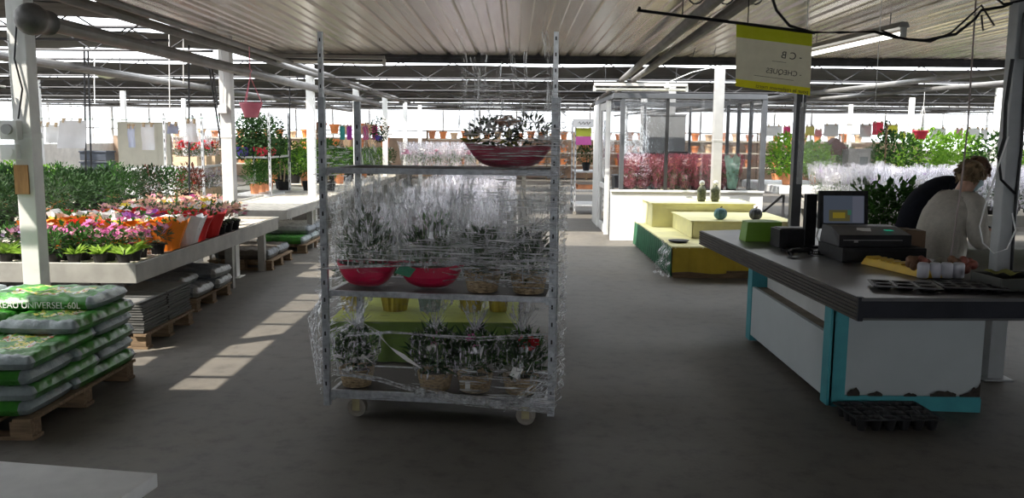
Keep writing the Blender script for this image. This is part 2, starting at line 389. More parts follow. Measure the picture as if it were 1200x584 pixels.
pipe('heating_pipe', [(7.5, 9, 2.5), (4.4, 30, 2.5)], .035, pipe_m, 'outer pale pipe slanting away above the right hand shrubs')
exec_after = []
# ------------------------------------------------------------------ THE CART
CA = -R(7.0); CO = Vector((-1.10, 4.87, 0))
def cart(x, y, z): return CO + rotz(CA) @ Vector((x, y, z))
cw, cd = 1.32, .565
tr = thing('plant_trolley', 'three-shelf galvanised plant trolley wrapped in clear film standing mid-aisle', 'trolley', CO, CA)
def corner_post(x, y, z1, ext):
    bb = MB(); bb.box(x - .019, x + .019, y - .016, y + .016, .08, z1)
    for k in range(int((z1 - .2) / .1)): bb.box(x - .005, x + .005, y - .0175, y - .0155, .2 + k * .1, .225 + k * .1, 1)
    o = mk('corner_post', bb, [galv, black_pl], tr, bev=.003)
    if ext:
        bb = MB(); bb.box(x - .013, x + .013, y - .012, y + .012, z1, ext)
        for k in range(4): bb.box(x - .004, x + .004, y - .0132, y - .0118, z1 + .05 + k * .085, z1 + .07 + k * .085, 1)
        mk('post_extension', bb, [galv_l, black_pl], o, bev=.002)
corner_post(0, 0, 1.87, 2.23); corner_post(cw, 0, 1.87, 2.22); corner_post(.03, cd, 1.87, 0); corner_post(cw - .03, cd, 1.9, 0)
def shelf(name, z, th):
    bb = MB(); bb.box(.02, cw - .02, .0, .022, z - th, z); bb.box(.02, cw - .02, cd - .022, cd, z - th, z)
    bb.box(.02, .042, .02, cd - .02, z - th, z); bb.box(cw - .042, cw - .02, .02, cd - .02, z - th, z)
    bb.box(.03, cw - .03, .01, cd - .01, z - .012, z - .004, 1)
    for xx in (-.02, cw - .04): bb.box(xx + .0, xx + .06, -.004, .03, z - th - .012, z - th)
    mk(name, bb, [galv, mat('plywood shelf board', (.05, .042, .036), .7, 0, .2, 5)], tr, bev=.002)
shelf('base_shelf', .172, .05); shelf('shelf', .765, .032); shelf('shelf', 1.475, .032)
tyre = mat('pale worn castor wheel', (.24, .22, .19), .6, 0, .2, 20); fork_m = mat('yellowed castor fork', (.34, .30, .17), .5, .4, .2, 10)
for x, y in ((.16, .07), (cw - .15, .07), (.16, cd - .07), (cw - .15, cd - .07)):
    bb = MB(); bb.box(x - .05, x + .05, y - .04, y + .04, .114, .122); bb.box(x - .022, x + .022, y - .034, y - .028, .04, .114); bb.box(x - .022, x + .022, y + .028, y + .034, .04, .114)
    f = mk('caster_fork', bb, fork_m, tr)
    bb = MB(); bb.tube([(x, y - .022, .056), (x, y + .022, .056)], .056, 22); bb.tube([(x, y - .025, .056), (x, y + .025, .056)], .036, 16, 1); bb.tube([(x, y - .03, .056), (x, y + .03, .056)], .010, 8, 2)
    mk('caster_wheel', bb, [tyre, mat('wheel hub plastic', (.20, .17, .14), .5, 0, .2, 10), galv_l], f)

def boat(L, W, H, mi=0):
    bb = MB(); nu, nv = 26, 12
    def P(u, v):
        t = u * 2 - 1; wd = W / 2 * (1 - abs(t) ** 2.6) ** .7 + .002
        rim = H + .025 * abs(t) ** 2.5; bot = H * .97 * abs(t) ** 3.2
        th = (v - .5) * math.pi
        return (t * L / 2 * (1 - .12 * math.cos(th) * (abs(t) ** 3)), wd * math.sin(th), rim - (rim - bot) * math.cos(th) ** .55 if abs(v - .5) < .499 else rim)
    bb.sheet(P, nu, nv, mi)
    def Q(u, v):
        q = Vector(P(u, 0 if v == 0 else 1)); q2 = Vector(P(u, 1 if v == 0 else 0)); c = (q + q2) / 2
        return c + (q - c) * .94 + Vector((0, 0, -.012))
    bb.sheet(lambda u, v: Q(u, 0) * (1 - v) + Q(u, 1) * v, nu, 1, 1)
    return bb
def foliage(name, parent, c, rad, n, L, W, m, seed, **k):
    bb = MB(); bb.clump(c, rad, n, L, W, 0, seed, **k); return mk(name, bb, m, parent)
def flowers(name, parent, c, rad, n, r, m, seed, petals=5, low=-.2):
    bb = MB(); g = random.Random(seed)
    for _ in range(n):
        a = g.uniform(0, 6.28); q = math.sqrt(g.random())
        bb.flower((c[0] + rad[0] * q * math.cos(a), c[1] + rad[1] * q * math.sin(a), c[2] + rad[2] * g.uniform(low, 1) * math.sqrt(max(0.05, 1 - q * q))), r * g.uniform(.8, 1.2), petals, 0, g)
    return mk(name, bb, m, parent)
def wraps(parent, specs, m=None, **k):
    for i, s in enumerate(specs):
        bb = MB(); bb.wrap(*s, **k); mk('cellophane_wrap', bb, m or cello, parent)
def shards(parent, c, rad, n, sd, z0, z1, L=(.05, .16), nm='cellophane_glint'):  # white slivers added as the crisp glints on the wraps
    bb = MB(); g = random.Random(sd)
    for _ in range(n):
        a = g.uniform(0, 6.28); q = rad * g.uniform(.75, 1.1); p = Vector((c[0] + q * math.cos(a), c[1] + q * .8 * math.sin(a), g.uniform(z0, z1)))
        d = Vector((math.cos(a) * .35 + g.uniform(-.5, .5), math.sin(a) * .3 + g.uniform(-.3, .3), 1.)).normalized(); l = g.uniform(*L); s_ = Vector((g.uniform(-1, 1), g.uniform(-.6, .6), g.uniform(-.2, .2))).normalized() * g.uniform(.003, .009)
        bb.add([p, p + d * l * .5 + s_, p + d * l, p + d * l * .5 - s_ * .3], [(0, 1, 2, 3)])
    mk(nm, bb, film_r, parent)
# top shelf: boat planter
p = cart(1.035, .27, 1.477)
t = thing('boat_planter', 'maroon boat-shaped planter with white and peach flowers on the top trolley shelf', 'planter', p, CA)
mk('bowl', boat(.54, .24, .125), [maroon, soil], t, smooth=False)
foliage('foliage', t, (-.10, 0, .195), (.15, .11, .09), 170, .07, .026, leaf_dk, 3)
foliage('foliage', t, (.12, 0, .20), (.13, .11, .10), 150, .08, .02, leaf_dk, 4)
flowers('white_blossom', t, (-.12, -.07, .19), (.11, .07, .08), 26, .018, fl['white'], 5)
flowers('peach_blossom', t, (.0, -.08, .255), (.05, .04, .05), 9, .045, fl['peach'], 6)
bb = MB(); bb.clump((-.2, -.02, .15), (.04, .04, .03), 10, .09, .035, 0, 8); bb.clump((.02, -.12, .17), (.03, .02, .03), 7, .07, .04, 0, 9); mk('yellowed_leaf', bb, leafmat('yellow green leaves', (.20, .22, .03), (.36, .36, .07)), t)
# middle shelf: two red bowls and two baskets
for i, (x, lab) in enumerate(((.20, 'crimson boat bowl of fir sprigs at the left end of the middle trolley shelf'), (.58, 'crimson boat bowl with a green bow, between bowl and baskets on the middle trolley shelf'))):
    t = thing('boat_planter', lab, 'planter', cart(x, .18 + .02 * i, .767), CA)
    mk('bowl', boat(.38 + .045 * i, .24, .132), [red_bowl, soil], t)
    foliage('foliage', t, (0, 0, .235), (.17, .13, .13), 340, .06, .012, leaf_dk, 20 + i, up=.8, inner=.1)
    foliage('branch', t, (.02, 0, .30), (.13, .11, .15), 120, .08, .02, leaf_md if i else leaf_dk, 25 + i, up=.9, inner=.1)
    wraps(t, [(.10, .50, .16, .23)], seed=30 + i, n=22, rings=8, jit=.14, sy=.75)
    wraps(t, [(.14, .50, .12, .17)], seed=33 + i, n=18, rings=7, jit=.2, sy=.8, c=(.05, .02))
    shards(t, (0, 0), .19, 70, 130 + i, .2, .52)
    if i:
        bb = MB(); bb.add([(-.19, -.12, .10), (-.10, -.125, .075), (-.06, -.12, .125), (-.15, -.11, .15)], [(0, 1, 2, 3)]); mk('bow', bb, mat('green ribbon', (.02, .22, .12), .4, 0, .2, 20), t)
def basket(r=.105, h=.115):
    bb = MB(); bb.lathe([(r * .8, 0), (r * .88, h * .33), (r * .95, h * .66), (r, h), (r * .93, h), (r * .86, h * .7)], n=30, ribs=15, rib=.018); bb.disc((0, 0, h * .75), r * .9, 18, 1)
    return bb
for i, (x, y, lab) in enumerate(((.90, .14, 'seagrass basket beside the second crimson bowl on the middle trolley shelf'), (1.17, .14, 'seagrass basket at the right end of the middle trolley shelf'))):
    t = thing('plant_basket', lab, 'basket', cart(x, y, .767), CA)
    mk('basket', basket(), [brass_rope, soil], t)
    foliage('foliage', t, (0, 0, .22), (.13, .12, .14), 190, .09, .024, leaf_dk, 40 + i, up=.8, inner=.1)
    wraps(t, [(.07, .50, .11, .19)], seed=50 + i, n=20, rings=7, jit=.16); shards(t, (0, 0), .15, 55, 150 + i, .15, .5)
# bottom shelf: four wrapped baskets
tagm = mat('white plant label', (.75, .75, .73), .6, 0, .05, 10)
bs = ((.14, 'seagrass basket with small white blossoms at the left end of the bottom trolley shelf', 'white', .02), (.62, 'seagrass basket of broad leaves leaning a white ribbon on the bottom trolley shelf', 'pink', .03),
      (.86, 'seagrass basket with a small price sticker on its front, bottom trolley shelf', 'magenta', .03), (1.13, 'seagrass basket with red flowers at the right end of the bottom trolley shelf', 'red', .035))
for i, (x, lab, fc, fr) in enumerate(bs):
    t = thing('plant_basket', lab, 'basket', cart(x, .13, .174), CA)
    mk('basket', basket(.105, .105), [brass_rope, soil], t)
    foliage('foliage', t, (0, 0, .21), (.13, .12, .12), 120, .13 if i else .07, .035, leaf_dk, 60 + i, up=.9, inner=.1)
    foliage('branch', t, (0.01, 0, .22), (.12, .10, .10), 40, .15 if i else .08, .026, leaf_md, 66 + i, up=1.1, inner=.1)
    if i == 0: flowers('blossom', t, (0, -.03, .17), (.12, .10, .10), 26, .02, fl['white'], 70)
    else: flowers('blossom', t, (.0 if i < 3 else .06, -.05, .27), (.05, .05, .09), 5 if i < 3 else 9, fr, fl[fc], 70 + i)
    wraps(t, [(.08, .44, .11, .155)], seed=80 + i, n=20, rings=12, jit=.13, tuft=True)
    shards(t, (0, 0), .13, 13, 180 + i, .12, .28, (.03, .08))
    g = random.Random(90 + i); bb = MB()
    for k in range(26):
        a = g.uniform(0, 6.28); e = g.uniform(.03, .10)
        bb.tube([(0.01 * math.cos(a), .01 * math.sin(a), .36), (e * math.cos(a), e * math.sin(a), .36 + g.uniform(.03, .15))], [.003, .001], 4)
    for k in range(8):
        a = g.uniform(3.3, 6.1); bb.tube([(.0, .0, .37), (.09 * math.cos(a), .09 * math.sin(a), g.uniform(.22, .3)), (.13 * math.cos(a), .13 * math.sin(a), g.uniform(.1, .16))], .0016, 4)
    mk('tie_tuft', bb, film_r, t)
    bb = MB()
    if i == 1: bb.add([(-.05, -.11, .14), (-.07, -.115, .16), (-.16, -.11, .225), (-.145, -.115, .185)], [(0, 1, 2, 3)]); bb.add([(-.145, -.115, .185), (-.16, -.11, .225), (-.25, -.10, .265), (-.21, -.10, .225)], [(0, 1, 2, 3)]); bb.add([(-.23, -.10, .25), (-.25, -.10, .265), (-.325, -.09, .35), (-.30, -.095, .31)], [(0, 1, 2, 3)])
    elif i == 2: bb.add([(.05, -.11, .21), (.07, -.11, .29), (.035, -.105, .32)], [(0, 1, 2)]); bb.box(-.04, -.012, -.108, -.1065, .03, .08)
    elif i == 3: bb.add([(-.05, -.12, .13), (.0, -.13, .11), (.03, -.12, .17), (-.03, -.12, .18)], [(0, 1, 2, 3)]); bb.tube([(.05, -.12, .15), (.08, -.115, .21), (.09, -.11, .15)], .003, 4)
    else: bb.add([(-.06, -.11, .12), (-.01, -.12, .10), (.0, -.11, .13)], [(0, 1, 2)]); bb.add([(.06, -.1, .2), (.14, -.11, .16), (.07, -.1, .215)], [(0, 1, 2)])
    mk('label_tag', bb, tagm, t)
# the stretch film round the trolley
fo = thing('stretch_film', 'clear stretch film wound around the plant trolley, creased at the right post', 'packaging film', CO, CA)
def wav(a, b_): return .010 * math.sin(a * 31 + 3 * math.sin(b_ * 9)) * math.sin(b_ * 47 + 2 * math.sin(a * 7)) + .006 * math.sin(b_ * 130 + a * 11)
def fsheet(name, x0, x1, z0, z1, m, y=-.028, nu=40, nv=60, skew=0., top=.03):
    bb = MB(); bb.sheet(lambda u, v: (x0 + (x1 - x0) * u, y + wav(x0 + (x1 - x0) * u, z0 + (z1 - z0) * v), z0 + (z1 - z0) * v + skew * u + (top * math.sin(u * 17) * v)), nu, nv); mk(name, bb, m, fo)
fsheet('front_sheet', -.03, cw + .03, .135, 1.46, film_c)
fsheet('front_band', -.02, cw + .03, .93, 1.03, film_h, -.034, skew=.05)
fsheet('front_band', .74, cw + .03, .90, 1.16, film_h, -.040)
fsheet('upper_sheet', .82, cw + .03, 1.30, 1.98, film_h, -.034)
fsheet('upper_sheet', 1.02, cw + .03, 1.05, 1.86, film_h, -.045)
fsheet('upper_sheet', .62, cw + .03, 1.48, 2.0, film_c, -.040, top=.05)
fsheet('lower_band', .8, cw + .03, .14, .33, film_h, -.045, skew=.0)
# side sheets between the front and rear posts
for xs, z0, z1 in ((cw + .035, .14, 1.85), (-.035, .14, 1.60)):
    bb = MB(); bb.sheet(lambda u, v: (xs + 1.6 * wav(u * .56, z0 + (z1 - z0) * v), -.02 + (cd + .04) * u, z0 + (z1 - z0) * v), 20, 70); mk('side_sheet', bb, film_h, fo)
bb = MB(); bb.sheet(lambda u, v: (.04 + .20 * u * (1 - .75 * v), cd + .02 + .02 * math.sin(u * 20 + v * 5), 1.44 + .28 * v), 14, 10); mk('rear_flap', bb, film_v, fo)
# ragged upper edge: hanging streamers over the right half
g = random.Random(5)
for k in range(7):
    x0 = .78 + k * .08; wd = g.uniform(.03, .07); h = g.uniform(.18, .36); z0 = 1.92 + g.uniform(-.03, .04); ph = g.uniform(0, 6); dy = g.uniform(-.03, .10)
    bb = MB(); bb.sheet(lambda u, v: (x0 + wd * (u - .5) * (1 - .5 * v) + .03 * math.sin(v * 4 + ph), dy + .015 * math.sin(u * 12 + v * 9), z0 - .25 + (h + .22) * v + .02 * math.sin(u * 9)), 6, 12); mk('streamer', bb, film_v, fo)
# twisted ropes of film pulled tight
def rope(pts, r, sd, k=5):
    bb = MB(); g = random.Random(sd)
    for _ in range(k):
        q = [Vector(p) + Vector((g.uniform(-r, r), g.uniform(-.4, .2) * r, g.uniform(-r, r) * 1.6)) for p in pts]
        bb.tube(q, g.uniform(.0012, .003), 4)
    mk('twisted_strand', bb, film_r, fo)
rope([(.06, -.04, .29), (.35, -.05, .25), (.62, -.05, .20), (.95, -.05, .165), (1.30, -.045, .15)], .016, 1, 9)
rope([(.55, -.05, .20), (.8, -.055, .165), (1.1, -.055, .15), (1.33, -.05, .135)], .018, 2, 16)
rope([(1.05, -.05, .16), (1.2, -.055, .22), (1.33, -.05, .33)], .035, 3, 12)
rope([(-.02, -.04, .90), (.4, -.045, .93), (.9, -.05, .96), (1.33, -.04, .985)], .007, 4, 7)
rope([(.74, -.05, .92), (1.0, -.05, .91), (1.33, -.04, .90)], .05, 6, 14)
rope([(.70, -.05, 1.08), (1.05, -.05, 1.06), (1.32, -.04, 1.2)], .03, 7, 8)
rope([(.14, -.04, .52), (.4, -.045, .545), (.9, -.045, .525), (1.3, -.04, .56)], .01, 8, 4)
rope([(-.04, .02, .70), (-.10, .05, .55), (-.08, .03, .40), (-.03, -.02, .25)], .03, 9, 9)
# crumpled bundle at the left post, loose tail
bb = MB(); bb.sheet(lambda u, v: (-.02 - .10 * math.sin(v * 3.1) * u + .01 * math.sin(v * 40), -.03 + .1 * u, .16 + .62 * v + .02 * math.sin(u * 8)), 8, 24); mk('loose_tail', bb, film_v, fo)
# ------------------------------------------------------------------ SACKS ON PALLETS (left)
def pallet(loc, rz, sx, sy, label, group=None):
    t = thing('pallet', label, 'pallet', loc, rz, group)
    for k in range(3):
        yy = -sy / 2 + .07 + k * (sy - .14) / 2
        bb = MB(); bb.box(-sx / 2, sx / 2, yy - .05, yy + .05, 0, .02); mk('runner', bb, wood, t)
        for j in range(3):
            xx = -sx / 2 + .07 + j * (sx - .14) / 2
            bb = MB(); bb.box(xx - .06, xx + .06, yy - .05, yy + .05, .02, .105); mk('block', bb, wood, t, bev=.004)
    n = int(sx / .15)
    for k in range(n):
        xx = -sx / 2 + .05 + k * (sx - .10) / (n - 1)
        bb = MB(); bb.box(xx - .05, xx + .05, -sy / 2, sy / 2, .105, .125); mk('deck_board', bb, wood, t, bev=.002)
    return t
sack_g = mat('green sack plastic', (.028, .17, .028), .32, 0, .35, 7, c2=(.07, .32, .04), bump=.5, bscale=12)
sack_e = mat('grey white sack end', (.26, .31, .32), .4, 0, .2, 12, bump=.4)
def print_mat():
    m, t, o = nt('printed sack picture'); p = t.nodes.new('ShaderNodeBsdfPrincipled'); p.inputs['Roughness'].default_value = .35
    n = noise(t, 9, 3); r = ramp(t, n.outputs['Fac'], [(.0, (.06, .28, .04)), (.42, (.16, .42, .06)), (.47, (.72, .62, .10)), (.53, (.75, .75, .70)), (.60, (.60, .12, .05)), (.66, (.1, .3, .05))])
    r.color_ramp.interpolation = 'CONSTANT'
    t.links.new(r.outputs[0], p.inputs['Base Color']); t.links.new(p.outputs[0], o.inputs[0]); return m
print_m = print_mat()
def sackf(L, W, H, sd):
    g = random.Random(sd); a, b_, c_ = g.uniform(0, 6), g.uniform(0, 6), g.uniform(0, 6)
    def top(u, v, s):
        x, y = u * 2 - 1, v * 2 - 1
        e = max(0, (1 - abs(x) ** 14)) ** .32 * max(0, (1 - abs(y) ** 12)) ** .32
        wz = .007 * math.sin(x * 9 + a) * math.sin(y * 6 + b_) + .004 * math.sin(x * 21 + y * 13 + c_) + .003 * math.sin(x * 37 - y * 29 + b_)
        return Vector((x * L / 2 * (1 - .03 * y * y), y * W / 2 * (1 - .03 * x * x), H / 2 + s * (H / 2 * e * (1 if s < 0 else 1) + (wz * e if s > 0 else 0))))
    return top
def sack(loc, rz, L, W, H, sd, label, group, me=None, ends=True, prn=True, txt=False, mats=None):
    t = thing('compost_sack' if not mats else 'filled_sack', label, 'sack', loc, rz, group)
    f = sackf(L, W, H, sd); bb = MB(); n1, n2 = 40, 26
    for s in (1, -1):
        vs = [f(i / n1, j / n2, s) for j in range(n2 + 1) for i in range(n1 + 1)]; w_ = n1 + 1; base = len(bb.v); bb.v += [tuple(v) for v in vs]
        for j in range(n2):
            for i in range(n1):
                q = (j * w_ + i, j * w_ + i + 1, (j + 1) * w_ + i + 1, (j + 1) * w_ + i)
                bb.f.append(tuple(base + k for k in (q if s > 0 else q[::-1]))); bb.mi.append(1 if ends and (i < 3 or i >= n1 - 3) else 0)
    mk('bag', bb, mats or [sack_g, sack_e], t, smooth=True)
    if prn:
        bb = MB(); bb.sheet(lambda u, v: f(.2 + .6 * u, .22 + .56 * v, 1) + Vector((0, 0, .0015)), 16, 10); mk('printed_panel', bb, print_m, t, smooth=True)
    if txt:
        text('lettering', 'TERREAU UNIVERSEL-60L', .058, white_pl, t, (.30, -W / 2 - .013, .020), (R(90), 0, 0), 'RIGHT', sx=.95)
    return t
pallet((-3.25, 5.06, 0), 0, 1.30, 1.28, 'raw wood pallet under the green compost sacks')
g = random.Random(3); H = .088; z = .126; sd = 0
gs = 'green compost sacks on the pallet'
lay = ['bottom layer', 'second layer', 'third layer', 'fourth layer', 'fifth layer', 'top layer']
for k in range(6):
    B_ = k % 2 == 0
    zz = z + k * .085
    def lab(s): return 'green compost sack, ' + s + ', ' + lay[k] + ' of front pallet'
    if B_:
        if k < 4:
            for j, xx in enumerate((-2.99, -3.78)): sd += 1; sack((xx + g.uniform(-.02, .02), 4.68, zz), g.uniform(-.02, .02), .78, .5, H, sd, lab(('lying crosswise by the aisle', 'lying crosswise away from the aisle')[j] + ' in front'), gs, prn=False)
        for j, xx in enumerate((-2.84, -3.35, -3.86)): sd += 1; sack((xx + g.uniform(-.02, .02), 5.31 , zz), R(90) + g.uniform(-.03, .03), .80, .49, H, sd, lab(('end-on by the aisle', 'end-on in the middle', 'end-on away from the aisle')[j] + ' behind'), gs, prn=k == 4)
    else:
        if k < 4:
            for j, xx in enumerate((-2.85, -3.36, -3.87)): sd += 1; sack((xx + g.uniform(-.02, .02), 4.82, zz), R(90) + g.uniform(-.03, .03), .80, .49, H, sd, lab(('end-on by the aisle', 'end-on in the middle', 'end-on away from the aisle')[j] + ' in front'), gs, prn=k == 3)
        for j, xx in enumerate((-2.99, -3.79)): sd += 1; sack((xx + (-.02 if k == 5 else 0), 5.47, zz), g.uniform(-.02, .02) * (k < 5), .78, .48, H, sd, lab(('lying crosswise by the aisle' if k < 5 else 'lettered sack by the aisle', 'lying crosswise away from the aisle')[j] + ' behind'), gs, prn=k == 5, txt=(k == 5 and j == 0))
# slabs
slab_m = mat('grey plastic tray edges', (.13, .13, .125), .7, 0, .2, 14); slab_d = mat('dark tray underside', (.06, .06, .058), .8, 0, .2, 10)
bb = MB(); bb.box(-.21, .21, -.235, .235, .008, .02); bb.box(-.195, .195, -.22, .22, 0, .008, 1)
slab_me = bb.mesh('slab', [slab_m, slab_d])
pallet((-3.1, 6.92, 0), 0, .52, 1.0, 'wood pallet carrying the stacks of thin grey slabs')
for s, (yy, nm) in enumerate(((6.66, 'nearer'), (7.15, 'farther'))):
    for k in range(12):
        o = mk('paving_slab', slab_me, None, None, (-3.07 + g.uniform(-.008, .008), yy + g.uniform(-.006, .006), .126 + k * .0205), g.uniform(-.012, .012))
        tag(o, 'thin grey slab, ' + ORD[k] + ' from the bottom of the ' + nm + ' slab stack', 'slab', 'grey slabs stacked under the flower bench')
sack_w = mat('dull grey white sack', (.17, .19, .21), .45, 0, .25, 8, bump=.6); sack_w2 = mat('pale clear sack', (.30, .31, .30), .4, 0, .25, 10, bump=.6)
pallet((-3.38, 8.35, 0), 0, .8, 1.0, 'wood pallet carrying the dull grey sacks under the bench')
for k, (x, y, zz, rz, lab, tl) in enumerate(((-3.30, 8.1, .126, 0, 'near bottom', 0), (-3.28, 8.6, .126, .05, 'far bottom', 0), (-3.30, 8.62, .226, -.04, 'upper', 0))):
    sack((x, y, zz), rz, .66, .46, .10, 200 + k, lab + ' dull grey sack of the pallet beside the slab stacks', 'grey sacks under the flower bench', prn=False, ends=True, mats=[sack_w, sack_w2])
o = sack((-3.42, 8.12, .228), .0, .6, .42, .08, 230, 'grey sack sagging off the pile beside the slab stacks', 'grey sacks under the flower bench', prn=False, ends=True, mats=[sack_w, sack_w2])
pallet((-3.40, 10.9, 0), 0, .8, 1.0, 'wood pallet under the bench carrying a single brown sack pair')
for k in range(2): sack((-3.38, 10.65 + .5 * k, .126), 0, .7, .46, .12, 240 + k, ('near', 'far')[k] + ' dark brown sack under the joint of the two benches', 'brown sacks under the bench joint', prn=False, mats=[mat('brown sack', (.10, .085, .07), .6, 0, .3, 8, bump=.5), sack_w])
pallet((-3.36, 12.7, 0), 0, .8, 1.5, 'wood pallet carrying green and white sacks under the empty bench')
for k in range(3): sack((-3.33, 12.2 + .5 * k, .126), 0, .7, .46, .11, 250 + k, 'green sack with pale end, ' + ORD[k] + ' from the camera under the empty bench', 'sacks under the empty bench', prn=False)
for k in range(2): sack((-3.33, 12.5 + .5 * k, .236), 0, .7, .46, .12, 260 + k, ('nearer', 'farther')[k] + ' white sack on top of green ones under the empty bench', 'sacks under the empty bench', prn=False, mats=[sack_w2, sack_w])
# ------------------------------------------------------------------ BENCHES (left)
def bench(name, label, x0, x1, y0, y1, z, th=.15, legs=(), surf=None, slats=True):
    t = thing(name, label, 'bench', (0, 0, 0))
    bb = MB(); bb.box(x0, x1, y0, y0 + .03, z - th, z); mk('front_rail', bb, alu, t, bev=.004)
    bb = MB(); bb.box(x1 - .03, x1, y0 + .03, y1 - .03, z - th, z); bb.box(x1 - .03, x1 + .012, y0, y1, z - .012, z); mk('side_rail', bb, alu, t, bev=.004)
    bb = MB(); bb.box(x0, x0 + .03, y0 + .03, y1 - .03, z - th, z); mk('side_rail', bb, alu, t, bev=.004)
    bb = MB(); bb.box(x0, x1, y1 - .03, y1, z - th, z); mk('rear_rail', bb, alu, t, bev=.004)
    bb = MB()
    if slats:
        xx = x0 + .03
        while xx < x1 - .08: bb.box(xx, xx + .062, y0 + .03, y1 - .03, z - .05, z - .03); xx += .075
        yy = y0 + .3
        while yy < y1: bb.box(x0 + .03, x1 - .03, yy, yy + .05, z - .09, z - .052); yy += .9
    else: bb.box(x0 + .03, x1 - .03, y0 + .03, y1 - .03, z - .06, z - .03)
    mk('slatted_top', bb, surf or slat_m, t)
    for lx, ly in legs:
        bb = MB(); bb.box(lx - .04, lx + .04, ly - .04, ly + .04, 0, z - .05 if slats else z - .06); mk('leg', bb, alu, t)
    return t
BZ = .64
bench('display_bench', 'long grey metal bench of bright potted flowers on the left', -4.58, -3.0, 6.66, 10.72, BZ, .16, [(-3.10, 9.16), (-3.12, 10.4), (-4.5, 9), (-4.5, 10.4), (-4.5, 7.2)])
bench('display_bench', 'empty pale slatted bench beyond the flower bench', -4.15, -2.95, 10.95, 14.8, .70, .12, [(-3.05, 12.6), (-3.05, 14.6), (-4.05, 11.1), (-4.05, 14.6)])
bench('display_bench', 'long bench of small ficus trees and leafy plants beyond the empty bench', -5.4, -2.95, 15.0, 26, .70, .12, [(-3.05, 16.5), (-3.05, 20), (-3.05, 24), (-5.3, 15.3), (-5.3, 20), (-5.3, 25)])
pz = BZ - .03
def pot_mesh(r, h, nm): 
    bb = MB(); bb.lathe([(r * .72, 0), (r * .95, h * .85), (r * 1.05, h * .85), (r * 1.05, h), (r * .93, h), (r * .9, h * .85)], n=14); bb.disc((0, 0, h * .86), r * .93, 14, 1); return bb.mesh(nm, [black_pl, soil])
pot_me = pot_mesh(.065, .09, 'pot')
def wavy_sleeve(c, sd):
    g = random.Random(sd); bb = MB(); n = 16; vs = []; rows = [(.06, 0), (.075, .06), (.095, .12), (.125, .185)]
    for ri, (r, z_) in enumerate(rows):
        for k in range(n):
            a = 2 * math.pi * k / n; q = r * (1 + (.10 if k % 2 else -.05) * ri / 3); vs.append((q * math.cos(a), q * math.sin(a), z_ + (g.uniform(-.02, .025) if ri == 3 else 0)))
    fs = [(i * n + k, i * n + (k + 1) % n, (i + 1) * n + (k + 1) % n, (i + 1) * n + k) for i in range(3) for k in range(n)] + [tuple(reversed(range(n)))]
    bb.add(vs, fs); bb.disc((0, 0, .11), .085, 12, 1); return bb.mesh(c + ' sleeve', [sleeve[c], soil])
cache = {}
def proto_meshes(kind, var):
    key = (kind, var)
    if key in cache: return cache[key]
    s = hash(kind) % 97 if False else sum(map(ord, kind)) + var * 13; g = random.Random(s); out = []
    if kind == 'rosette':
        bb = MB()
        for k in range(22):
            a = g.uniform(0, 6.28); e = g.uniform(.3, 1.2); bb.leaf((.015 * math.cos(a), .015 * math.sin(a), .085), Vector((math.cos(a), math.sin(a), e)), g.uniform(.11, .16), .045, 0, rg=g)
        out = [('pot', pot_me), ('foliage', bb.mesh('rosette', leaf_lt))]
    elif kind in ('pink', 'peach', 'white', 'lilac'):
        bb = MB(); bb.clump((0, 0, .15), (.10, .10, .08), 80 if kind != 'peach' else 45, .07, .026, 0, s, inner=.1); f_ = MB()
        hh = .23 if kind != 'peach' else .20
        for k in range(17 if kind != 'peach' else 46):
            a = g.uniform(0, 6.28); q = math.sqrt(g.random()) * .11; f_.flower((q * math.cos(a), q * math.sin(a), hh + g.uniform(-.03, .06) - q * .35), g.uniform(.020, .034), 5, g.choice((0, 0, 1)), g, .8)
        second = {'pink': 'magenta', 'peach': 'pink', 'white': 'yellow', 'lilac': 'white'}[kind]
        out = [('pot', pot_me), ('foliage', bb.mesh(kind + ' foliage', leaf_md if var % 2 else leaf_ol)), ('blossom', f_.mesh(kind + ' blossom', [fl[kind], fl[second]]))]
    elif kind == 'green':
        bb = MB(); bb.clump((0, 0, .17), (.11, .11, .10), 110, .08, .03, 0, s, inner=.1); out = [('pot', pot_me), ('foliage', bb.mesh('green foliage', leaf_md))]
    else:
        c = kind.split('_')[1]; bb = MB(); bb.clump((0, 0, .15), (.075, .075, .04), 24, .06, .028, 0, s, inner=.1); f_ = MB()
        for k in range(5):
            a = g.uniform(0, 6.28); q = math.sqrt(g.random()) * .06; f_.flower((q * math.cos(a), q * math.sin(a), .18 + g.uniform(-.02, .02)), g.uniform(.015, .024), 5, 0, g)
        fc = {'orange': 'yellow', 'white': 'peach', 'red': 'pink', 'purple': 'pink', 'pink': 'white', 'yellow': 'orange'}[c]
        out = [('pot_sleeve', wavy_sleeve(c, s)), ('foliage', bb.mesh('sleeve foliage', leaf_md)), ('blossom', f_.mesh('sleeve blossom', fl[fc]))]
    cache[key] = out; return out
def place_plant(kind, x, y, z_, label, group, sc=1.):
    t = thing('potted_flower', label, 'potted plant', (x, y, z_), rnd.uniform(0, 6.28), group, sc)
    for nm, me in proto_meshes(kind, rnd.randrange(3)): mk(nm, me, None, t)
SLV = ['sleeve_orange', 'sleeve_white', 'sleeve_red', 'sleeve_purple', 'sleeve_pink', 'sleeve_yellow']
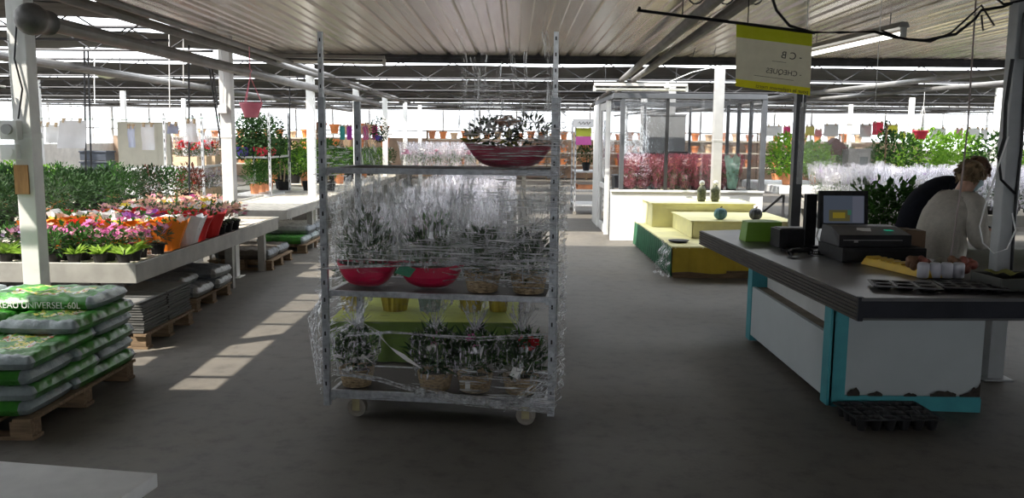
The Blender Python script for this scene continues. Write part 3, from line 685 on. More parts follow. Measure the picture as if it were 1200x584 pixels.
rows = [(6.84, ['rosette', 'rosette', 'green'], .19, .95, 'front row'), (7.03, ['rosette', 'pink', 'lilac', 'green'], .20, .95, 'second row'), (7.23, ['pink', 'pink', 'green', 'lilac'], .20, 1.0, 'third row'), (7.44, ['pink', 'peach', 'lilac'], .20, 1.0, 'fourth row'),
        (7.72, ['sleeve_orange', 'sleeve_orange', 'sleeve_purple', 'sleeve_pink', 'sleeve_red'], .25, 1.36, 'first sleeved row'),
        (8.04, ['sleeve_white', 'sleeve_white', 'sleeve_white', 'sleeve_orange', 'sleeve_pink'], .25, 1.38, 'second sleeved row'),
        (8.36, ['sleeve_red', 'sleeve_white', 'sleeve_orange', 'sleeve_white', 'sleeve_purple'], .25, 1.42, 'third sleeved row'),
        (8.68, ['sleeve_red', 'sleeve_orange', 'sleeve_purple', 'sleeve_orange', 'sleeve_red', 'sleeve_yellow'], .25, 1.42, 'fourth sleeved row'),
        (8.98, ['peach', 'peach', 'white'], .23, 1.25, 'first peach row'), (9.22, ['peach'], .23, 1.3, 'second peach row'), (9.46, ['peach', 'peach', 'white'], .23, 1.3, 'third peach row'), (9.70, ['peach'], .23, 1.35, 'fourth peach row'), (9.95, ['peach', 'peach', 'pink'], .23, 1.35, 'fifth peach row'), (10.2, ['peach'], .23, 1.4, 'rearmost row')]
gn = {'rosette': 'lime leaf rosette in black pot', 'green': 'leafy green pot plant', 'pink': 'pink flowering pot plant', 'peach': 'peach flowering pot plant', 'white': 'white flowering pot plant', 'lilac': 'lilac flowering pot plant'}
for ri, (y, kinds, st, sc, rn) in enumerate(rows):
    x = -3.14 - (.05 if ri < 3 else 0) - (.45 if y > 9.6 else 0); i = 0
    xl = -.63 * y - .05
    while x > max(xl, -4.45):
        kind = kinds[min(i // 2, len(kinds) - 1)] if 'sleeve' in kinds[0] and i < 2 else rnd.choice(kinds)
        if i == 0: kind = kinds[0]
        nm = gn.get(kind) or 'flowers in ' + kind.split('_')[1] + ' sleeve'
        if not (ri == 0 and i % 2 and False):
            place_plant(kind, x + rnd.uniform(-.02, .02), y + rnd.uniform(-.02, .02), pz, nm + ', ' + ORD[i] + ' from aisle, ' + rn + ' of flower bench', 'potted flowers on the left bench', sc * rnd.uniform(.93, 1.05))
        x -= st; i += 1
# black plant trays under the front rows
# ------------------------------------------------------------------ LEFT BACKGROUND
bench('display_bench', 'bench crowded with dark green shrubs behind the flower bench', -10.9, -4.72, 7.1, 13.4, .62, .14, [(-4.8, 7.4), (-4.8, 13.2), (-8, 11.2), (-10.6, 11.2), (-10.6, 13.2)])
def bush_proto(nm, n, L, W, m, seed, rx=.26, rz=.24, pot=True, potr=.1, flw=None, up=.5):
    bb = MB(); bb.clump((0, 0, .16 + rz), (rx, rx, rz), n, L, W, 0, seed, up=up, inner=.25); a = [('foliage', bb.mesh(nm + ' foliage', m))]
    bb = MB(); bb.lathe([(potr * .75, 0), (potr, .17), (potr * 1.06, .17), (potr * 1.06, .2), (potr * .9, .19)], n=14); bb.disc((0, 0, .18), potr * .93, 12, 1); a.append(('pot', bb.mesh(nm + ' pot', [terra if seed % 2 else black_pl, soil])))
    if flw:
        g = random.Random(seed); bb = MB()
        for _ in range(40):
            d = Vector((g.gauss(0, 1), g.gauss(0, 1), abs(g.gauss(0, 1)))).normalized(); bb.flower((d.x * rx, d.y * rx, .16 + rz + d.z * rz), .035, 5, 0, g)
        a.append(('blossom', bb.mesh(nm + ' blossom', flw)))
    return a
def put(name, meshes, loc, label, cat, group, rz=None, sc=1.):
    t = thing(name, label, cat, loc, rnd.uniform(0, 6.28) if rz is None else rz, group, sc)
    for nm, me in meshes: mk(nm, me, None, t)
    return t
bp = [bush_proto('dense shrub', 330, .09, .032, leaf_dk, 2), bush_proto('dense shrub', 330, .09, .032, leaf_md, 3), bush_proto('grey shrub', 330, .08, .018, leaf_ol, 4), bush_proto('lime shrub', 300, .09, .035, leaf_br, 6)]
bp_r = bush_proto('red shrub', 300, .09, .035, leafmat('bronze red leaves', (.05, .02, .015), (.16, .05, .03), .3), 8)
for ri in range(11):
    for k in range(11):
        x, y = -5.02 - k * .52, 7.4 + ri * .55
        if x < -.64 * y - .4: continue
        pr_ = bp_r if (ri > 9 and k < 2) else bp[3] if (ri > 8 and k in (4, 5, 7)) else bp[2] if (ri * 3 + k * 5) % 4 == 1 else bp[0] if (k + ri) % 3 else bp[1]
        put('potted_shrub', pr_, (x + rnd.uniform(-.05, .05), y, .59), ('dark leafy', 'mid green', 'grey green', 'lime green', 'bronze red')[4 if pr_ is bp_r else bp.index(pr_)] + ' shrub, ' + ORD[k] + ' from the flower bench in the ' + ORD[ri] + ' row', 'potted shrub', 'shrubs on the left bench', sc=rnd.uniform(.88, 1.05))
# trolley of wrapped poinsettias
def small_trolley(x, y, w_, d_, h, zs, label, rz=0., holes=True):
    t = thing('plant_trolley', label, 'trolley', (x, y, 0), rz)
    for px in (0, w_):
        for py in (0, d_):
            bb = MB(); bb.box(px - .018, px + .018, py - .018, py + .018, .06, h)
            if holes:
                for k in range(int(h / .14)): bb.box(px - .006, px + .006, py - .0195, py - .017, .14 + k * .14, .19 + k * .14, 1)
            mk('corner_post', bb, [galv_l, black_pl], t)
            bb = MB(); bb.tube([(px, py - .02, .04), (px, py + .02, .04)], .04, 14); mk('caster_wheel', bb, tyre, t)
    for z_ in zs: bb = MB(); bb.box(.0, w_, .0, d_, z_ - .03, z_); mk('shelf', bb, galv_l, t)
    return t
small_trolley(-5.62, 13.72, .60, 1.22, 2.0, (.15, .62, 1.16), 'trolley with boxes of red poinsettias left of the second white post')
def wrapped_single(nm, leafm, fm, seed, h=.45, wr=cello, r1=.16, r0=.07, potm=terra, fr=.05, fn=8, zf=.75):
    bb = MB(); bb.lathe([(r0 * .8, 0), (r0, .10), (r0 * .9, .10)], n=12, mi=1); bb.disc((0, 0, .09), r0 * .95, 10, 1)
    bb.clump((0, 0, h * .5), (r1 * .75, r1 * .75, h * .28), 60, .08, .03, 0, seed, up=.8, inner=.1); g = random.Random(seed)
    for _ in range(fn):
        a = g.uniform(0, 6.28); q = g.uniform(0, r1 * .7); bb.flower((q * math.cos(a), q * math.sin(a), h * zf + g.uniform(-.06, .06)), fr, 6, 2, g)
    bb.wrap(.06, h, r0 * 1.1, r1, 13, 4, .14, 3, seed); return bb.mesh(nm, [leafm, potm, fm, wr])
poin = [wrapped_single('wrapped poinsettia', leaf_md, fl['red'], 300 + k, .42, r1=.15, fn=12, fr=.06) for k in range(2)]
pale = wrapped_single('wrapped pale plant', leaf_ol, fl['lilac'], 310, .48, r1=.15)
boxme = MB(); boxme.box(-.19, .19, -.13, .13, 0, .012)
for (a0, a1, b0, b1) in ((-.19, .19, -.13, -.12), (-.19, .19, .12, .13), (-.19, -.18, -.12, .12), (.18, .19, -.12, .12)): boxme.box(a0, a1, b0, b1, .012, .15)
boxme = boxme.mesh('crate', wood_b)
for zi, z_ in enumerate((.62, 1.16)):
    for k in range(3):
        yy = 13.88 + k * .42
        o = mk('wooden_crate', boxme, None, None, (-5.32, yy, z_), 0); tag(o, 'pale wooden box of poinsettias, ' + ORD[k] + ' from the front on the ' + ('lower', 'upper')[zi] + ' trolley shelf', 'box', 'boxes on the poinsettia trolley')
        for j in range(2):
            me = poin[(k + j) % 2] if (j + zi) % 2 == 0 or k == 0 else pale
            o = mk('wrapped_poinsettia', me, None, None, (-5.42 + .2 * j, yy, z_ + .012), k); tag(o, ('left' if j == 0 else 'right') + ' wrapped plant in the ' + ORD[k] + ' box on the ' + ('lower', 'upper')[zi] + ' poinsettia trolley shelf', 'potted plant', 'wrapped plants on the poinsettia trolley')
# rack of ivies with coloured pots behind the second post
t = small_trolley(-4.62, 13.9, .62, 1.2, 2.05, (.15, .70, 1.32), 'trolley hung with dark ivy behind the second white post')
ivy = []
for k in range(2):
    bb = MB(); bb.clump((0, 0, .30), (.22, .30, .36), 420, .07, .05, 0, 400 + k, up=-.2, inner=.2); pm = MB(); pm.lathe([(.09, 0), (.12, .14), (.11, .14)], n=14); pm.disc((0, 0, .13), .11, 12, 0); ivy.append((bb.mesh('ivy foliage', leaf_dk), pm.mesh('ivy pot', [mat('blue violet pot', (.09, .06, .35), .4, 0, .1, 9), mat('red plastic pot', (.55, .02, .05), .4, 0, .1, 9)][k])))
for k, (x, y, nm) in enumerate(((-4.45, 14.0, 'blue violet pot at the left front'), (-4.17, 14.0, 'red pot at the right front'), (-4.45, 14.5, 'blue violet pot at the left middle'), (-4.17, 14.5, 'red pot at the right middle'), (-4.3, 14.95, 'blue violet pot at the rear'))):
    put('potted_ivy', [('foliage', ivy[k % 2][0]), ('pot', ivy[k % 2][1])], (x, y, 1.322), 'dark ivy in a ' + nm + ' of the ivy trolley', 'potted plant', 'ivies on the trolley', sc=1.05)
for k in range(3): put('potted_shrub', bp[1], (-4.32, 14.1 + .4 * k, .702), 'small green plant, ' + ORD[k] + ' from the front on the ivy trolley middle shelf', 'potted plant', 'green plants on the ivy trolley', sc=.8)
# ficus trees on the far bench
fic = []
for k in range(2):
    bb = MB(); bb.tube([(0, 0, .12), (.02, .01, .35), (-.01, 0, .5)], [.014, .012, .01], 7); pm = MB(); pm.lathe([(.085, 0), (.11, .15), (.115, .17), (.10, .17)], n=14); pm.disc((0, 0, .16), .10, 12, 1); fm = MB(); fm.clump((0, 0, .64), (.25, .25, .24), 190, .10, .045, 0, 420 + k, inner=.2); fic.append([('foliage', fm.mesh('ficus foliage', (leaf_br, leaf_md)[k])), ('trunk', bb.mesh('ficus trunk', mat('pale tree bark', (.35, .27, .17), .85, 0, .2, 20))), ('pot', pm.mesh('ficus pot', [black_pl, soil]))])
for k, (x, y) in enumerate(((-4.55, 15.3), (-4.15, 15.25), (-3.75, 15.45), (-3.35, 15.3), (-4.4, 16.0), (-3.6, 16.1))):
    put('ficus_tree', fic[k % 2], (x, y, .665), ('small standard ficus, ' + ORD[k] + ' from the left in the row beyond the empty bench') if k < 4 else ('small ficus at the ' + ('left', 'right')[k - 4] + ' behind the front row of ficus trees'), 'tree', 'ficus trees', sc=1.08)
n_ = 0
for ri in range(9):
    for k in range(4):
        y = 17 + ri * .95; x = -5.1 + k * .46
        put('potted_shrub', (bp[3], bp[1], bp[0])[(ri + k * 2) % 3], (x, y, .665), 'leafy bench plant, ' + ORD[k] + ' from the left in the ' + ORD[ri] + ' row beyond the ficus trees', 'potted shrub', 'leafy plants on the far left bench', sc=1.1)
# paper sheets clipped on the wire
b = MB(); b.tube([(-7.6, 11.0, 1.86), (-5, 11.0, 1.84), (-3.35, 10.02, 1.86)], .004, 5); single('green_wire', b, mat('green coated wire', (.03, .16, .08), .5, 0, .1, 9), 'thin green wire strung to the second white post carrying paper sheets', 'wire')
def paper_sheet(px0, px1, py0, py1, Y, label, m=paper, sk=0., name='paper_sign', group='paper sheets on the wire', tex=True):
    a = gy(px0, py0, Y); c = gy(px1, py1, Y); W = c.x - a.x; Hh = a.z - c.z; g = random.Random(int(px0))
    t = thing(name, label, 'paper sign', (a.x, Y, c.z), 0, group)
    ph = g.uniform(0, 6); bb = MB(); 
    for dy in (0, .004): bb.sheet(lambda u, v: (W * u + sk * (v - .5) * W, .02 * math.sin(u * 5 + ph) * (1.2 - v) + .01 * math.sin(v * 7 + ph) + dy, Hh * v), 8, 8)
    mk('sheet', bb, m, t, smooth=True)
    for q in (.2, .8): bb = MB(); bb.box(W * q - .012, W * q + .012, -.02, .03, Hh - .03, Hh + .03); mk('clip', bb, wood_b, t)
    return t
paper_sheet(34, 51, 145, 162, 11, 'small white sheet left of the large one, outermost on the wire'); paper_sheet(53, 70, 146, 168, 11, 'narrow white sheet just left of the large white sheet')
paper_sheet(68, 102, 141, 174, 10.9, 'large creased white sheet hung over the shrub bench', mat('large paper', (.62, .61, .63), .8, 0, .08, 4), .12)
paper_sheet(149, 159, 148, 173, 11, 'narrow pale blue sheet on the wire', mat('pale blue paper', (.55, .58, .72), .8, 0, .05, 6)); paper_sheet(165, 182, 146, 176, 10.9, 'greyish white sheet between the pale blue sheet and the poinsettia trolley')
paper_sheet(196, 209, 145, 157, 11, 'short bluish sheet above the poinsettia trolley', mat('bluish paper', (.40, .42, .55), .8, 0, .05, 6)); paper_sheet(218, 231, 142, 167, 10.5, 'white sheet hanging just left of the second white post', paper, -.15)
# dark stakes hung with the sheets
for k, (px, y0, y1, Y) in enumerate(((101, 96, 230, 11.2), (222, 70, 232, 10.8), (107, 130, 200, 11.6), (418, 105, 190, 18.0), (340, 110, 190, 15.0))):
    p0, p1 = gy(px, y0, Y), gy(px, y1, Y); b = MB(); b.tube([(0, 0, 0), (p0.x - p1.x, 0, 2.78 - p1.z)], .012, 6)
    single('hanging_rod', b, steel_dk, ('dark rod by the large white sheet', 'dark rod left of the second white post', 'dark rod right of the large white sheet', 'thin dark rod behind the trolley left posts', 'thin dark rod above the ficus trees')[k], 'rod', (p1.x, Y, p1.z))
for k, px in enumerate((263, 268)):
    p0 = gy(px - 2 - k * 2, 180, 10.9); p1 = gy(px + 4, 240, 11.1); p1.z = .682; b = MB(); b.tube([p1, p0, (p0.x - .03, 10.6, 2.5)], .012, 6); single('leaning_cane', b, steel_dk, ('left', 'right')[k] + ' dark cane of the two leaning by the second white post', 'cane')
# white cords with hooks
for k, (px, y0, y1, Y, nm) in enumerate(((199, 55, 130, 9.4, 'long white cord hanging left of the pink basket'), (215, 34, 98, 9.4, 'short white cord between the two left posts'), (111, 70, 122, 12.5, 'pale cord above the dark box in the left background'))):
    p0, p1 = gy(px, y0, Y), gy(px, y1, Y); b = MB(); b.tube([p1, (p1.x + .01, Y, (p1.z + p0.z) / 2), (p0.x, Y, 2.80 if k else 2.8)], .007, 5); single('white_string', b, white_pl, nm, 'cord')
# hanging pink basket
Yp = 9.35; p0 = gy(294, 122, Yp); pk = leafmat('pink translucent pot', (.85, .36, .46), (.92, .45, .54), .5, .4)
t = thing('hanging_basket', 'pink plastic hanging pot beside the second white post', 'hanging pot', (p0.x, Yp, p0.z - .145))
b = MB(); b.lathe([(.07, 0), (.085, .05), (.115, .13), (.122, .145), (.122, .16), (.105, .16), (.08, .05)], n=20); mk('pot', b, pk, t, smooth=True)
for k in range(3): a = k * 2.09 + .4; b = MB(); b.tube([(.118 * math.cos(a), .118 * math.sin(a), .15), (0, 0, .44)], .005, 5); mk('hanger_strap', b, pk, t)
b = MB(); b.tube([(0, 0, .43), (0, 0, .47), (.02, 0, .50), (0, 0, .52), (0, 0, 2.60 - (p0.z - .145))], .005, 5); mk('hook', b, pk, t)
# bowl-shaped lamp shade hanging far left, barrels, dark box, cream screen
p0 = gy(126, 88, 12); t = thing('hanging_bowl', 'pale flat hanging bowl under the roof left of the first sheets', 'hanging pot', (p0.x, 12, p0.z - .05)); b = MB(); b.lathe([(.02, 0), (.12, .02), (.19, .09), (.18, .09), (.1, .03)], n=18); mk('bowl', b, mat('cream bowl', (.60, .62, .48), .5, 0, .1, 6), t, smooth=True)
b = MB(); b.tube([(.18, 0, .09), (.18, 0, 2.80 - p0.z + .05)], .006, 5); b.tube([(-.18, 0, .09), (.17, 0, .35)], .004, 4); mk('hanger', b, steel_dk, t)
def barrel(x, y, r, h, z_, label, m):
    b = MB(); pr_ = []; k = 0
    while k < 9: pr_ += [(r * (1 - .01), h * k / 9), (r * 1.03, h * (k + .5) / 9)]; k += 1
    b.lathe([(r * .9, 0)] + pr_ + [(r, h), (r * .9, h), (r * .88, h * .9), (.001, h * .9)], n=22); return single('ribbed_barrel', b, m, label, 'barrel', (x, y, z_), 0, None, True)
barrel(-8.15, 18.6, .35, .95, 0, 'white ribbed barrel behind the shrub bench, left one', white_pl); barrel(-7.4, 18.7, .36, .98, 0, 'white ribbed barrel behind the shrub bench, right one', white_pl)
b = MB()
for k in range(6): b.box(-.28, .28, -.2, .2, k * .22, k * .22 + .205); b.box(-.30, .30, -.22, .22, k * .22 + .17, k * .22 + .2)
single('crate_tower', b, mat('dark blue grey crate', (.05, .06, .08), .5, 0, .15, 8), 'tower of dark blue plastic crates left of the white barrels', 'crates', (-9.0, 18.4, .0), bev=.004)
b = MB(); b.box(-.62, .62, -.02, .02, .3, 1.95); b.box(-.62, -.57, -.03, .03, 0, .3); b.box(.57, .62, -.03, .03, 0, .3)
for k in range(5): b.box(-.62 + k * .305, -.60 + k * .305, -.026, .026, .3, 1.95)
single('cream_screen', b, mat('cream board', (.72, .68, .56), .7, 0, .06, 3), 'cream panel standing behind the paper sheets', 'screen', (-8.75, 20.2, 0))
# shelves of terracotta pots
potme = {}
for nm, m in (('terracotta', terra), ('orange', mat('orange glazed pot', (.78, .26, .08), .5, 0, .15, 6)), ('pale', mat('sand coloured pot', (.70, .50, .32), .7, 0, .15, 6))):
    b = MB(); b.lathe([(.11, 0), (.15, .22), (.175, .22), (.175, .28), (.15, .28), (.14, .2), (.10, .03), (.001, .03)], n=16); potme[nm] = b.mesh(nm + ' pot', m)
def pot_shelf(x0, x1, y, zs, label, pn, n, grp):
    t = thing('pot_shelf', label, 'shelf', (x0, y, 0)); L = x1 - x0
    for z_ in zs: b = MB(); b.box(0, L, -.2, .2, z_ - .04, z_); mk('board', b, mat('bleached shelf board', (.66, .60, .50), .8, 0, .15, 3), t)
    for k in range(int(L / 1.6) + 1): 
        for yy in (-.18, .18): b = MB(); b.box(min(L - .05, k * 1.6), min(L, k * 1.6 + .05), yy - .02, yy + .02, 0, zs[-1] + .35); mk('upright', b, wood, t)
    for zi, z_ in enumerate(zs):
        for k in range(n):
            kind = ('terracotta', 'orange', 'pale')[(k * 7 + zi * 3 + k // 3) % 3]; xx = x0 + .22 + k * (L - .44) / max(1, n - 1)
            o = mk('flower_pot', potme[kind], None, None, (xx, y, z_), k); o.scale = (.95, .95, .9 + .25 * ((k * 5 + zi) % 3) / 2); tag(o, kind + ' flower pot standing on the ' + pn, 'pot', grp + ', ' + kind)
pot_shelf(-6.3, -3.9, 19.9 + 7.0, (.9, 1.32, 1.75), 'tall shelf of terracotta pots beyond the ficus trees', 'tall shelf beyond the ficus trees', 6, 'pots beyond the ficus trees')
pot_shelf(-3.6, 5.2, 34.5, (.6, 1.1, 1.6), 'long pot shelf along the far glass wall', 'long shelf along the far wall, centre part', 20, 'pots along the far wall centre')
pot_shelf(6.2, 13.5, 33.5, (.6, 1.15, 1.6), 'pot shelf along the far wall behind the kiosk side', 'shelf along the far wall, right part', 14, 'pots along the far wall right')
pot_shelf(-14.5, -7.5, 33.5, (.6, 1.15, 1.6), 'pot shelf along the far wall at the left', 'shelf along the far wall, left part', 14, 'pots along the far wall left')
# coloured banners far behind the trolley left side
for k, (px, c) in enumerate(((398, 'teal'), (406, 'violet'), (414, 'violet'), (425, 'magenta'), (436, 'magenta'))):
    m = mat(c + ' banner', dict(teal=(.05, .35, .33), violet=(.45, .05, .42), magenta=(.62, .04, .25))[c], .7, 0, .1, 5)
    paper_sheet(px, px + 6.5, 147, 164, 20 , c + ' hanging sheet, ' + ORD[k] + ' from the left of the row behind the trolley', m, 0, 'hanging_banner', 'banners behind the trolley')
p0 = gy(444, 165, 19); put('hanging_plant', [('foliage', ivy[0][0]), ('pot', ivy[0][1])], (p0.x, 19, p0.z), 'trailing dark plant hanging right of the magenta banners', 'hanging plant', None, sc=.8)
# ------------------------------------------------------------------ DISPLAY BEHIND THE TROLLEY
lit_cloth = mat('lit lime cloth colour', (.38, .44, .09), .75, 0, .15, 4); shaded_cloth = mat('shaded lime cloth colour', (.15, .25, .05), .8, 0, .2, 4)  # one cloth: lit top and shaded skirt coloured apart
t = thing('display_table', 'low table under a lime cloth right behind the plant trolley', 'table', (0, 0, 0))
b = MB(); b.box(-1.36, .03, 6.12, 7.5, .295, .31); mk('cloth_top', b, lit_cloth, t)
b = MB(); b.sheet(lambda u, v: (-1.37 + 1.41 * u, 6.11 + .008 * math.sin(u * 60) * (1 - v), .01 + .30 * v), 90, 3); b.sheet(lambda u, v: (.035 + .008 * math.sin(u * 60) * (1 - v), 6.11 + 1.39 * u, .01 + .30 * v), 70, 3); mk('cloth_skirt', b, shaded_cloth, t)
b = MB(); b.box(-1.33, 0, 6.16, 7.48, 0, .29); mk('plinth', b, wood, t)
yel = mat('ochre fluted pot', (.42, .32, .04), .6, 0, .25, 10, stretch=(1, 1, .2)); blu = mat('grey blue zinc bucket', (.26, .34, .35), .5, .1, .12, 6)
for k, (px, r, kind) in enumerate(((413, .10, 'o'), (463, .12, 'o'), (504, .105, 'b'), (552, .10, 'o'), (584, .085, 'o'))):
    p0 = gy(px, 360, 6.55); t = thing('table_pot', ('ochre fluted pot of wrapped leaves, ' if kind == 'o' else 'grey blue bucket of wrapped leaves, ') + ORD[k] + ' from the left on the lime cloth', 'pot', (p0.x, 6.55, .311), 0, 'pots on the lime cloth')
    b = MB(); b.lathe([(r * .75, 0), (r, .17), (r * 1.04, .17), (r * 1.04, .19), (r * .92, .19), (r * .9, .15)], n=32, ribs=16 if kind == 'o' else 0, rib=.03); b.disc((0, 0, .155), r * .9, 16, 1); mk('pot', b, [yel if kind == 'o' else blu, soil], t)
    foliage('foliage', t, (0, 0, .32), (r * 1.1, r * 1.1, .14), 90, .10, .03, leaf_dk, 500 + k, up=.8); wraps(t, [(.14, .44, r, r * 1.5)], seed=510 + k, n=18, rings=5)
bench('display_bench', 'long low bench of clear-sleeved plants behind the plant trolley', -1.72, .02, 7.9, 19.9, .36, .12, [(-.1, 8.1), (-1.6, 8.1), (-.1, 14), (-1.6, 14), (-.1, 19.7), (-1.6, 19.7)])
wp = [wrapped_single('sleeved plant', leaf_ol if k % 2 else leaf_md, fl[('lilac', 'white', 'pink')[k]], 600 + k, .50, cello_w, .155, .07, black_pl, .03, 10, .8) for k in range(3)]
for ri in range(27):
    y = 8.15 + ri * .425; nx = 5
    for k in range(nx):
        o = mk('sleeved_plant', wp[(ri * 2 + k) % 3], None, None, (-.2 - k * .29 + rnd.uniform(-.03, .03), y + rnd.uniform(-.04, .04), .33), rnd.uniform(0, 6)); q = rnd.uniform(.9, 1.1); o.scale = (q, q, q)
        tag(o, 'pot plant in a clear sleeve on the low bench behind the trolley', 'potted plant', 'sleeved plants behind the trolley')
b = MB(); b.box(-3.0, .3, 20.8, 23.6, .78, .82)
for lx in (-2.9, .2):
    for ly in (20.9, 23.5): b.box(lx - .04, lx + .04, ly - .04, ly + .04, 0, .78)
single('plant_table', b, slat_m, 'high pale table of blush-sleeved plants far behind the trolley', 'table')
wpk = [wrapped_single('blush sleeved plant', leaf_md, fl[('pink', 'white')[k]], 620 + k, .60, cello_w, .18, .08, terra, .05, 16, .8) for k in range(2)]
for ri in range(4):
    for k in range(8):
        o = mk('sleeved_plant', wpk[(ri + k) % 2], None, None, (-2.7 + k * .38, 21.1 + ri * .65, .82), k); tag(o, 'blush flowered plant in a clear sleeve on the high far table', 'potted plant', 'sleeved plants on the high far table')
# ------------------------------------------------------------------ KIOSK
KY = 13.9; KX0, KX1, KY1 = 1.55, 4.02, 17.2
kw = mat('white kiosk panel', (.78, .78, .77), .6, 0, .05, 3)
b = MB(); b.box(KX0, KX1, KY, KY + .08, 0, .80); b.box(KX0 - .01, KX1 + .01, KY - .03, KY + .09, .80, .83); b.box(KX1 - .08, KX1, KY + .08, KY1, 0, .8); struct('wall_kiosk', b, kw, bev=.004)
b = MB()
for x, wd, z0 in ((KX0 + .16, .035, .83), (KX1 - .03, .04, .83)): b.box(x - wd, x + wd, KY - .01, KY + .07, z0, 2.30)
b.box(KX0, KX1, KY - .02, KY + .08, 2.30, 2.38); b.box(KX0, KX0 + .07, KY + .08, KY1, 2.30, 2.38); b.box(KX1 - .07, KX1, KY, KY1, 2.3, 2.38); b.box(KX0, KX1, KY1 - .08, KY1, 2.3, 2.38)
for x in (2.1, 2.55, 3.0, 3.45, 3.95): b.box(x - .02, x + .02, KY1 - .06, KY1, 0, 2.3)
for y in (14.7, 15.5, 16.3): b.box(KX1 - .06, KX1, y - .02, y + .02, .8, 2.3)
struct('trim_3', b, grey_paint, bev=.003)
b = MB()
for x in (2.43, 3.29): b.box(x - .025, x + .025, KY, KY + .06, .83, 2.3)
struct('trim_4', b, mat('black mullion', (.02, .02, .022), .5, 0, .1, 5))
for wi, (xa, xb) in enumerate(((KX0 + .19, 2.41), (2.45, 3.27), (3.31, KX1 - .07))):
    b = MB(); b.box(xa, xb, KY + .025, KY + .033, .83, 2.3); struct('window_%d' % (10 + wi), b, pane_m)
b = MB(); b.box(KX1 - .035, KX1 - .027, KY + .09, KY1 - .09, .8, 2.3); struct('window_13', b, pane_m)
b = MB(); b.box(KX0, KX1, KY1 - .035, KY1 - .027, .0, 2.3); struct('window_14', b, pane_m)
b = MB(); b.box(KX0 + .02, KX0 + .028, KY + .09, 14.75, .05, 2.3); struct('window_15', b, pane_m)
dfr = MB(); 
for y in (14.78, 16.05): dfr.box(KX0 - .02, KX0 + .06, y - .04, y + .04, 0, 2.30)
dfr.box(KX0 - .01, KX0 + .05, 16.1, 17.2, 0, 2.3)
struct('trim_5', dfr, white_paint, bev=.004)
d = MB(); 
d.box(KX0, KX0 + .04, 14.84, 14.94, .01, 2.28); d.box(KX0, KX0 + .04, 15.9, 16.0, .01, 2.28); d.box(KX0, KX0 + .04, 14.94, 15.9, .01, .15); d.box(KX0, KX0 + .04, 14.94, 15.9, 2.16, 2.28); d.box(KX0, KX0 + .04, 14.94, 15.9, .78, .86)
dr = struct('door_1', d, white_paint); b = MB(); b.box(KX0 + .016, KX0 + .022, 14.94, 15.9, .15, .78); b.box(KX0 + .016, KX0 + .022, 14.94, 15.9, .86, 2.16); mk('door_pane', b, pane_m, dr)
b = MB(); b.tube([(KX0 - .02, 14.97 + .16 * (1 - math.cos(a / 10 * math.pi)) / 2 * 0 + .0 + .10 * math.sin(a / 10 * math.pi), .98 + .34 * a / 10) for a in range(11)], .014, 8); b.tube([(KX0, 14.97, .98), (KX0 - .02, 14.97, .98)], .012, 6); b.tube([(KX0, 14.97, 1.32), (KX0 - .02, 14.97, 1.32)], .012, 6); mk('door_handle', b, white_pl, dr, smooth=True)
# inside the kiosk
t = thing('kiosk_table', 'long table of rose-sleeved bouquets inside the glass kiosk', 'table', (0, 0, 0)); b = MB(); b.box(1.75, 3.9, 14.15, 15.3, .74, .78); mk('table_top', b, slat_m, t)
for lx in (1.85, 3.8):
    for ly in (14.22, 15.22): b = MB(); b.box(lx - .03, lx + .03, ly - .03, ly + .03, 0, .74); mk('leg', b, steel_dk, t)
rs = [wrapped_single('rose sleeved bouquet', leaf_md, fl[('white', 'peach')[k]], 640 + k, .52, cello_r, .17, .06, black_pl, .035, 12, .95) for k in range(2)]
for ri in range(3):
    for k in range(9):
        if ri == 0 and k > 6: continue
        o = mk('sleeved_bouquet', rs[(k + ri) % 2], None, None, (1.92 + k * .225, 14.35 + ri * .3, .78), k * 1.3); tag(o, 'bouquet in a rose sleeve, ' + ORD[k] + ' from left, ' + ORD[ri] + ' row inside the kiosk', 'bouquet', 'rose sleeved bouquets in the kiosk')
fr_ = wrapped_single('mint sleeved bouquet', leaf_ol, fl['white'], 660, .55, filmmat('mint tinted sleeve', .45, .8, 18, (1, 1, .4), col=(.40, .72, .62), p0=.35, p1=.7, gl=.3), .13, .06, black_pl)
tag(mk('sleeved_bouquet', fr_, None, None, (3.62, 14.33, .78), 0), 'mint sleeved bouquet at the right end of the kiosk window', 'bouquet')
def monitor(loc, w_, h, label, rz=0.):
    t = thing('computer_monitor', label, 'monitor', loc, rz); b = MB(); b.box(-w_ / 2, w_ / 2, -.02, .02, .12, .12 + h); mk('casing', b, black_pl, t, bev=.004); b = MB(); b.box(-w_ / 2 + .02, w_ / 2 - .02, -.023, -.0205, .14, .10 + h); mk('screen', b, mat('dark switched off screen', (.06, .065, .075), .25, 0, .1, 3), t)
    b = MB(); b.box(-.03, .03, -.01, .03, .01, .14); b.box(-.11, .11, -.07, .09, 0, .012); mk('stand', b, black_pl, t); return t
t = thing('cash_desk', 'grey desk inside the kiosk behind the bouquets', 'desk', (2.7, 16.0, 0)); b = MB(); b.box(-.9, .9, -.3, .3, .95, .99); mk('desk_top', b, grey_paint, t); b = MB(); b.box(-.88, .88, -.26, .26, 0, .95); mk('cabinet', b, grey_paint, t)
monitor((2.35, 15.95, .99), .46, .30, 'dark monitor at the left on the kiosk desk'); monitor((2.95, 15.95, .99), .46, .32, 'dark monitor at the right on the kiosk desk')
b = MB(); b.box(-.38, .38, 0, .03, 0, .78); b.box(-.40, .40, -.01, .04, -.03, 0); b.box(-.4, .4, -.01, .04, .78, .81); single('notice_board', b, mat('grey board', (.24, .25, .26), .6, 0, .1, 3), 'grey board standing against the rear glazing of the kiosk', 'board', (2.95, 17.0, 1.34))
